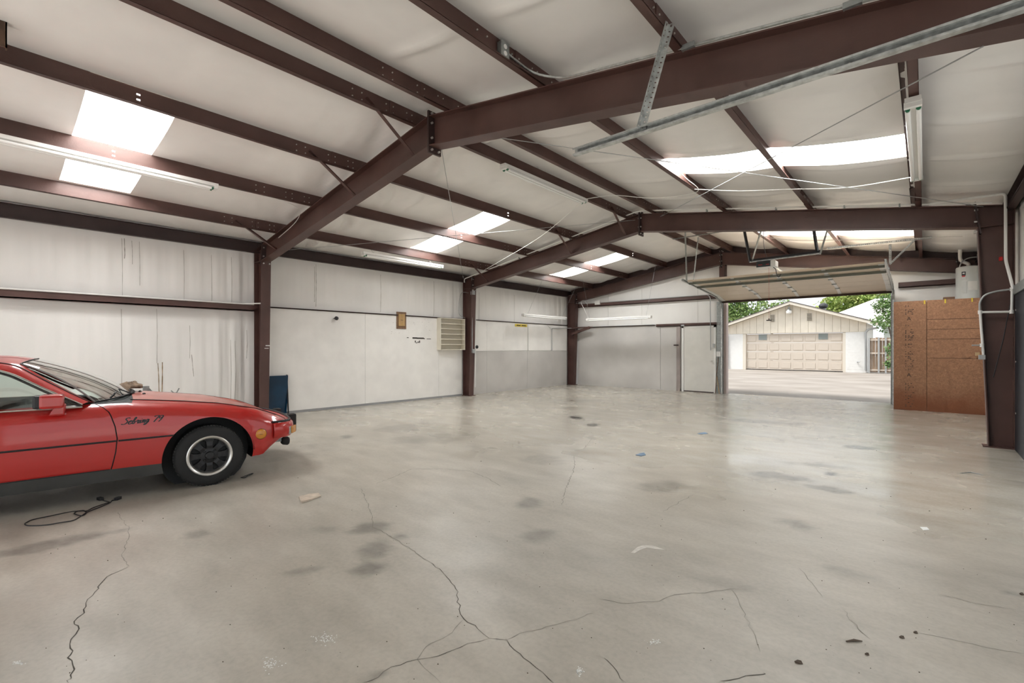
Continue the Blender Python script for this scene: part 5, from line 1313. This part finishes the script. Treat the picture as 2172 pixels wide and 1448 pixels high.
# course lines of the painted brick, real shallow joints on the right hand pier
for z in [.16 * k for k in range(1, 14)]: MB().box(-3.40, HXR - .02, HYF - .004, HYF, z, z + .145).build('brick_course', BRICKW, hs)
# siding boards of the gable
x = HXL
while x < HXR - .01:
    x1 = min(x + .405, HXR); za, zb2 = rz(x) - .12, rz(x1) - .12
    poly = [(x + .006, 2.30), (x1 - .006, 2.30), (x1 - .006, zb2)] + ([(PKX, rz(PKX) - .12)] if x < PKX < x1 else []) + [(x + .006, za)]
    b = MB(); b.prism(poly, lambda a, c, t: (a, t, c), HYF - .03, HYF + .02); b.build('siding_board', SIDING, hs); x = x1
b = MB(); b.prism([(HXL, 2.28), (HXR, 2.28), (HXR, rz(HXR) - .1), (PKX, rz(PKX) - .1), (HXL, rz(HXL) - .1)], lambda a, c, t: (a, t, c), HYF + .02, HYF + .15); b.build('gable_backing', mat('siding_groove', (.42, .37, .30), .8), hs)
for sgn in (-1, 1):
    xe = PKX + sgn * 4.35
    b = MB(); b.prism([(PKX, rz(PKX) - .13), (xe, rz(xe) - .13), (xe, rz(xe) + .03), (PKX, rz(PKX) + .03)], lambda a, c, t: (a, t, c), HYF - .42, HYF - .38); b.build('barge_board', SOFF, hs)
    b = MB(); b.prism([(PKX, rz(PKX) - .02), (xe, rz(xe) - .02), (xe, rz(xe) + .02), (PKX, rz(PKX) + .02)], lambda a, c, t: (a, t, c), HYF - .38, HYF + 4.6); b.build('soffit_deck', SOFF, hs)
    b = MB(); b.prism([(PKX, rz(PKX) + .03), (xe, rz(xe) + .03), (xe, rz(xe) + .075), (PKX, rz(PKX) + .075)], lambda a, c, t: (a, t, c), HYF - .44, HYF + 4.6); b.build('roof_slope', SHING, hs)
# panelled garage door: four sections of eight panels
gdx0, gdx1, gdz1 = -8.77, -3.58, 2.27
MB().box(-8.95, gdx0, HYF + .0, HYF + .2, -.02, 2.28).build('door_jamb', SOFF, hs); MB().box(gdx1, -3.45, HYF, HYF + .2, -.02, 2.28).build('door_jamb', SOFF, hs)
MB().box(gdx0, gdx1, HYF + .10, HYF + .13, 0, .03).build('door_seal', BLACK, hs)
for r in range(4):
    z0 = .03 + r * (gdz1 - .03) / 4; z1 = z0 + (gdz1 - .03) / 4 - .01
    sec = MB().box(gdx0, gdx1, HYF + .12, HYF + .16, z0, z1).build('door_section', GDOOR, hs)
    for k in range(8):
        wd = (gdx1 - gdx0) / 8; x0 = gdx0 + k * wd + .07; x1 = x0 + wd - .14
        if r == 3 and k in (1, 6):
            MB().box(x0 + .02, x1 - .02, HYF + .10, HYF + .12, z0 + .18, z1 - .03).build('window_lite', LITE, sec)
        else:
            b = MB(); b.box(x0, x1, HYF + .105, HYF + .12, z0 + .09, z1 - .09); b.build('raised_panel', GDOOR, sec, bevel=.012)
for xv in (-7.37, -5.38):
    v = MB(); v.box(xv, xv + .32, HYF - .05, HYF - .03, 3.0, 3.48); vo = v.build('gable_vent', SOFF, hs)
    for k in range(9):
        b = MB(); b.obox((xv + .16, HYF - .062, 3.035 + k * .05), (.125, 0, 0), (0, .016, .012), (0, -.002, .003)); b.build('louver', mat('dark_vent_louver', (.28, .25, .20), .8), vo)  # slats darker than the cream vent plate
wlp = thing('gable_lamp', 'white domed lamp on the gable of the detached garage', 'outdoor lamp', (-6.27, HYF - .2, 3.5))
MB().lathe([(.05, 3.90), (.05, 3.78), (.13, 3.72), (.16, 3.66)], (-6.27, HYF - .22, 0), (0, 0, 1), 16).build('hood', GALVD, wlp)
MB().lathe([(.15, 3.66), (.17, 3.60), (.15, 3.50), (.08, 3.44), (0, 3.43)], (-6.27, HYF - .22, 0), (0, 0, 1), 16).build('globe', PVC, wlp)
MB().bar((-6.27, HYF - .03, 3.85), (-6.27, HYF - .22, 3.85), .04, .04).build('arm', GALVD, wlp)
MB().tube(round_path([(HXR + .55, HYF - .08, 2.50), (HXR + .1, HYF - .08, 2.42), (HXR - .02, HYF - .08, 2.25), (HXR - .02, HYF - .08, .1)], .25), .055, 8).build('downspout', GREYM, hs)
MB().tube(round_path([(HXL + .1, HYF - .08, 2.35), (HXL + .28, HYF - .08, 2.2), (HXL + .28, HYF - .08, .1)], .15), .05, 8).build('downspout', GREYM, hs)
MB().tube([(-2.9, HYF, .58), (-2.9, HYF - .1, .60), (-2.78, HYF - .12, .60)], .025, 7).build('garden_tap', GALVD, hs)
tv = thing('turbine_vent', 'round dark turbine vent on the detached garage roof', 'roof vent', (-4.75, HYF + 1.6, rz(-4.75)))
MB().lathe([(.12, rz(-4.75) - .05), (.12, rz(-4.75) + .16)], (-4.75, HYF + 1.6, 0), (0, 0, 1), 14).build('collar', GALVD, tv)
for k in range(16):
    a = 2 * PI * k / 16; b = MB(); zc0 = rz(-4.75) + .30; cc = Vector((-4.75, HYF + 1.6, zc0)); pts_ = [cc + Vector((.24 * math.sin(t) * math.cos(a + .25 * math.cos(t)), .24 * math.sin(t) * math.sin(a + .25 * math.cos(t)), .18 * math.cos(t))) for t in [PI * j / 6 for j in range(7)]]
    for p, q in zip(pts_[:-1], pts_[1:]): b.bar(p, q, .085, .006, up=(p + q) / 2 - cc)
    b.build('vane', mat('dark_vane', (.05, .052, .055), .5), tv)
# house roof behind
h2 = thing('house', 'pale shingle roofed house standing behind the detached garage', 'house', (0.5, 40, 0))
def up33(u, v, y): return at_y(u, v, y)
A = up33(1755, 664, 38.5); Bp = up33(1855, 632, 42); Cp = up33(1880, 634, 42); D = up33(1905, 690, 38.5)
A.z = max(A.z, 3.0); zl = 2.75
b = MB(); b.add([(A.x - .5, 38.0, 3.25), (4.0, 38.0, 2.70), (3.0, 42.5, Cp.z), (Bp.x, 42.5, Bp.z), (A.x - .5, 38.0, 3.20), (4, 38.0, 2.6), (3.0, 42.5, Cp.z - .1), (Bp.x, 42.5, Bp.z - .1)], [(0, 1, 2, 3), (4, 7, 6, 5), (0, 4, 5, 1), (1, 5, 6, 2), (2, 6, 7, 3), (3, 7, 4, 0)]); b.build('roof_slope', SHINL, h2)
MB().box(-2.0, 3.8, 38.3, 44, 0, 2.75).build('wall', mat('pale_green_wall', (.55, .60, .55), .7), h2)
# board gate seen from its framed side
FENCE = mat('weathered_cedar', (.34, .245, .17), .8, var=.35, scale=5, stretch=(1, 1, .2)); FENCL = mat('pale_fence_rail', (.58, .50, .42), .8, var=.2, scale=6)
fg = thing('board_gate', 'weathered board gate with pale posts beside the detached garage', 'gate', (-1.9, 32.6, 0))
fx0, fx1, fy0 = -2.38, -1.30, 32.6
n = 7
for k in range(n):
    x0 = fx0 + (fx1 - fx0) * k / n; MB().box(x0 + .006, x0 + (fx1 - fx0) / n - .006, fy0 + .05, fy0 + .075, .06, 1.92 + .05 * random.random()).build('picket', FENCE, fg)
for z in (.12, 1.05, 1.78): MB().box(fx0, fx1, fy0, fy0 + .05, z, z + .09).build('rail', FENCL, fg)
for x0 in (fx0, fx0 + .42, fx0 + .72, fx1 - .08): MB().box(x0, x0 + .08, fy0 - .06, fy0, 0, 1.95).build('post', GREYM if x0 != fx1 - .08 else FENCL, fg)
# trees and shrubs
def leafmat(name, c1, c2):
    m, N, L, b = nt(name)
    oi = N.new('ShaderNodeTexCoord'); n = N.new('ShaderNodeTexNoise'); n.inputs['Scale'].default_value = 2.2; L.new(oi.outputs['Object'], n.inputs['Vector'])
    r = N.new('ShaderNodeValToRGB'); r.color_ramp.elements[0].position = .35; r.color_ramp.elements[0].color = col4(c1); r.color_ramp.elements[1].position = .65; r.color_ramp.elements[1].color = col4(c2)
    L.new(n.outputs['Fac'], r.inputs['Fac']); L.new(r.outputs['Color'], b.inputs['Base Color']); b.inputs['Roughness'].default_value = .6
    b.inputs['Transmission Weight'].default_value = 0.0
    return m
BARK = mat('grey_brown_bark', (.13, .10, .075), .9, var=.4, scale=8)
LF1 = leafmat('mid_green_leaves', (.10, .20, .05), (.32, .42, .14)); LF2 = leafmat('yellow_green_leaves', (.20, .32, .06), (.46, .52, .16)); LF3 = leafmat('dark_green_leaves', (.06, .14, .04), (.20, .32, .10))
def tree(label, base, trunk_top, blobs, n, leaf, lm, seed, cat='tree', name='tree', trunk_r=.14):
    rs = random.Random(seed); t = thing(name, label, cat, base)
    top = Vector(trunk_top); bs = Vector(base)
    if trunk_r:
        tb = MB(); tb.tube([bs, bs.lerp(top, .5) + Vector((.1, 0, 0)), top], [trunk_r, trunk_r * .8, trunk_r * .55], 8)
        for c, r in blobs: tb.tube([top - Vector((0, 0, .3)), top.lerp(Vector(c), .6) + Vector((0, 0, .2)), Vector(c)], [trunk_r * .4, trunk_r * .25, trunk_r * .1], 5)
        tb.build('trunk', BARK, t)
    vs = []; fs = []; tot = sum(r ** 2 for c, r in blobs)
    for c, r in blobs:
        clumps = [(Vector(c) + Vector((rs.gauss(0, 1), rs.gauss(0, 1), rs.gauss(0, .8))).normalized() * r * rs.uniform(.35, .95)) for _ in range(26)]
        for _ in range(int(n * r * r / tot)):
            cl = rs.choice(clumps); p = cl + Vector((rs.gauss(0, 1), rs.gauss(0, 1), rs.gauss(0, .75))) * r * .17
            d = Vector((rs.gauss(0, 1), rs.gauss(0, 1), rs.gauss(-.3, .7))).normalized(); s = d.orthogonal().normalized(); s = (s * math.cos(rs.random() * 6) + d.cross(s) * math.sin(rs.random() * 6)).normalized()
            L_ = leaf * rs.uniform(.6, 1.3); o = len(vs)
            vs += [p, p + d * L_ * .5 + s * L_ * .28, p + d * L_, p + d * L_ * .5 - s * L_ * .28]; fs.append((o, o + 1, o + 2, o + 3))
    b = MB(); b.add(vs, fs); o = b.build('foliage', lm, t, fix=False); o['kind'] = 'stuff'
    return t
tree('broad mid green tree left behind the detached garage', (-13.5, 43, 0), (-13.5, 43, 3.2), [((-14.4, 42.5, 4.3), 1.9), ((-12.6, 43, 4.4), 1.9), ((-13.2, 43, 6.0), 1.9), ((-11.4, 43.5, 5.0), 1.5), ((-13.6, 42.6, 2.8), 1.6), ((-15.8, 43, 5.2), 1.9)], 9000, .26, LF1, 1)
tree('thin pale tree just behind the detached garage ridge, left side', (-10.6, 48, 0), (-10.6, 48, 3.6), [((-10.9, 48, 4.9), 1.0), ((-9.9, 48.3, 5.1), .8)], 900, .22, LF1, 2)
tree('bright yellow green tree behind the turbine vent', (-4.7, 47, 0), (-4.7, 47, 3.5), [((-5.6, 47, 4.6), 1.5), ((-4.4, 47, 5.0), 1.7), ((-3.2, 47, 5.4), 1.6), ((-6.6, 47.2, 4.2), .9)], 7000, .26, LF2, 3)
tree('green tree rising behind the pale house roof', (-.9, 52.5, 0), (-.9, 52.5, 4), [((-2.1, 52.5, 5.8), 2.1), ((-.4, 52.5, 6.2), 2.1), ((1.4, 52.5, 6.2), 2.2), ((-1.6, 52.1, 4.5), 1.4)], 7000, .27, LF1, 4)
tree('leafy shrub reaching over the board gate', (-1.02, 27.5, 0), (-1.02, 27.5, 1.3), [((-1.35, 27.5, 2.55), .62), ((-1.0, 27.4, 3.0), .55), ((-1.25, 27.6, 3.6), .5), ((-1.55, 27.6, 3.3), .35)], 2600, .11, LF3, 5, 'shrub', 'shrub', .06)
tree('low shrub at the foot of the partition outside the doorway', (-.95, 24.0, 0), (-.95, 24, .4), [((-.90, 24, 1.25), .34), ((-1.0, 24.1, .8), .28)], 700, .09, LF3, 6, 'shrub', 'shrub', .03)
tb = tree('leaning dark branch tree at the right of the doorway', (-.62, 30, 0), (-.75, 30, 3.9), [((-1.05, 30, 4.6), .8), ((-.6, 30, 4.9), .8)], 900, .16, LF3, 7, trunk_r=.16)

# ================================================================== THINGS ON THE FLOOR
def fpt(u, v, z=.006): p = at_z(u, v, 0); return (p.x, p.y, z)
pts = px_list((0, 1000), 3.103, [(650,185),(680,193),(725,205),(700,214),(620,238),(570,262),(545,262),(505,265),(490,278),(510,292),(545,292),(568,276),(555,266),(520,262),(450,270),(330,298),(220,318),(180,335),(163,352),(190,359),(300,355),(400,342),(480,325),(530,298),(575,272),(650,240),(720,210),(738,197),(760,190)])
t = thing('power_cord', 'black power cord lying in a loose loop beside the red car', 'cord', fpt(120, 1100, 0))
MB().tube(smooth_path([fpt(u, v, .005 + .004 * (i % 3 == 0)) for i, (u, v) in enumerate(pts)], 4), .0042, 6).build('cable', BLACK, t)
for (u0, v0), (u1, v1) in (((245, 1061.5), (255, 1058)), ((209, 1059.5), (216, 1061.5))):
    b = MB(); b.bar(fpt(u0, v0, .014), fpt(u1, v1, .014), .03, .024); b.build('plug', BLACK, t)
pts = px_list((320, 840), 6.58, [(1255,1140),(1300,1125),(1360,1100),(1430,1080),(1400,1100),(1350,1120),(1310,1145),(1260,1142)])
o = MB().tube(smooth_path([fpt(u, v, .006) for u, v in pts], 3), .004, 5).build('dark_string', BLACK); tag(o, 'short twisted black string on the floor ahead of the front wheel', 'string')
PAPER = mat('beige_paper', (.56, .47, .38), .8, var=.15, scale=20); PAPW = mat('white_paper', (.80, .80, .77), .7); TAPE = mat('blue_tape', (.16, .24, .34), .6); LEAF = mat('dry_leaf', (.09, .065, .045), .8)
def scrap(name, label, cat, px, m, h=.006, group=None):
    P_ = [fpt(u, v, 0) for u, v in px]; b = MB(); n = len(P_)
    vs = [(x, y, .0008) for x, y, _ in P_] + [(x, y, h * (.4 + .6 * ((i * 7) % 3) / 2)) for i, (x, y, _) in enumerate(P_)]
    b.add(vs, [tuple(range(n)), tuple(range(n, 2 * n))] + [(i, (i + 1) % n, n + (i + 1) % n, n + i) for i in range(n)])
    return tag(b.build(name, m), label, cat, group)
scrap('paper_scrap', 'crumpled beige paper scrap on the floor right of the car', 'paper', [(634,1054),(655,1050),(676,1049),(681,1053),(660,1061),(640,1067),(637,1063)], PAPER, .02)
scrap('paper_tag', 'small white paper tag lying on the floor at right', 'paper', [(1951,1117.5),(1966,1118.5),(1971,1124),(1958,1124.5)], PAPW)
scrap('tape_scrap', 'crumpled blue tape scrap on the open floor', 'tape', [(1348,965),(1357,962),(1366,961),(1370,965),(1360,967.5)], TAPE, .012)
scrap('tape_scrap', 'flattened blue tape scrap near the doorway reflection', 'tape', [(1479,920),(1487,917.5),(1496,917),(1502,919.5),(1490,921)], TAPE, .008)
for i, (u, v, a, lab) in enumerate(((1694, 1405, 9, 'largest dark dry leaf near the bottom of the view'), (1913, 1352, 6, 'dark dry leaf on the floor near the right bottom'), (1839, 1388, 5, 'small dark dry leaf left of the curled twig'), (1942, 1342, 5, 'small pale brown dry leaf at lower right'), (2167, 1260, 5, 'dark dry leaf at the right edge of the floor'))):
    P0 = [(u - a, v - a * .25), (u - a * .3, v - a * .45), (u + a * .6, v - a * .1), (u + a, v + a * .4), (u + a * .2, v + a * .4), (u - a * .7, v + a * .15)]
    scrap('dry_leaf', lab, 'leaf', P0, LEAF, .008, 'dry leaves on the floor')
o = MB().tube([fpt(1795, 1361.5, .004), fpt(1812, 1360, .006), fpt(1829, 1361, .004)], [.003, .006, .002], 6).build('twig', LEAF); tag(o, 'short curled brown twig on the floor at lower right', 'twig')
o = MB().tube([fpt(2037, 1003.5, .004), fpt(2060, 1002.5, .006), fpt(2086, 1008, .004)], [.003, .006, .003], 6).build('wire_offcut', GREYM); tag(o, 'thin grey wire offcut on the floor left of the dark door', 'wire')
b = MB(); rs = random.Random(11)
for _ in range(200):
    u = rs.uniform(60, 2160); v = 870 + 570 * rs.random() ** 1.3
    if u < 620 and v < 1090: continue
    x, y, _z = fpt(u, v); s_ = rs.uniform(.0010, .0026) * min(2.2, max(1, (x * x + y * y) ** .5 / 3)); b.box(x - s_, x + s_, y - s_ * .7, y + s_ * .7, 0, s_ * .8)
o = b.build('floor_grit', LEAF, floor); o['kind'] = 'stuff'
b = MB()
for (uc, vc, n_, ru, rv) in ((690, 1355, 60, 25, 10), (575, 1405, 50, 20, 16), (1230, 1425, 40, 10, 8), (1385, 1360, 30, 15, 6), (40, 1405, 30, 14, 4)):
    for _ in range(n_):
        x, y, _z = fpt(rs.gauss(uc, ru * .5), rs.gauss(vc, rv * .5)); s_ = rs.uniform(.0012, .003); b.box(x - s_, x + s_, y - s_, y + s_, 0, .001)
o = b.build('paint_specks', PAPW, floor); o['kind'] = 'stuff'
sm = MB(); P_ = [(1338,1172),(1352,1160),(1364,1156),(1385,1157),(1412,1166),(1395,1165),(1372,1161),(1358,1166),(1346,1173)]
n = len(P_); sm.add([fpt(u, v, .0011) for u, v in P_], [tuple(range(n))]); sm.build('paint_smear', mat('white_paint_smear', (.66, .63, .57), .6, var=.15, scale=30), floor, fix=False)

for o in bpy.data.objects:
    if '_org' in o: del o['_org']
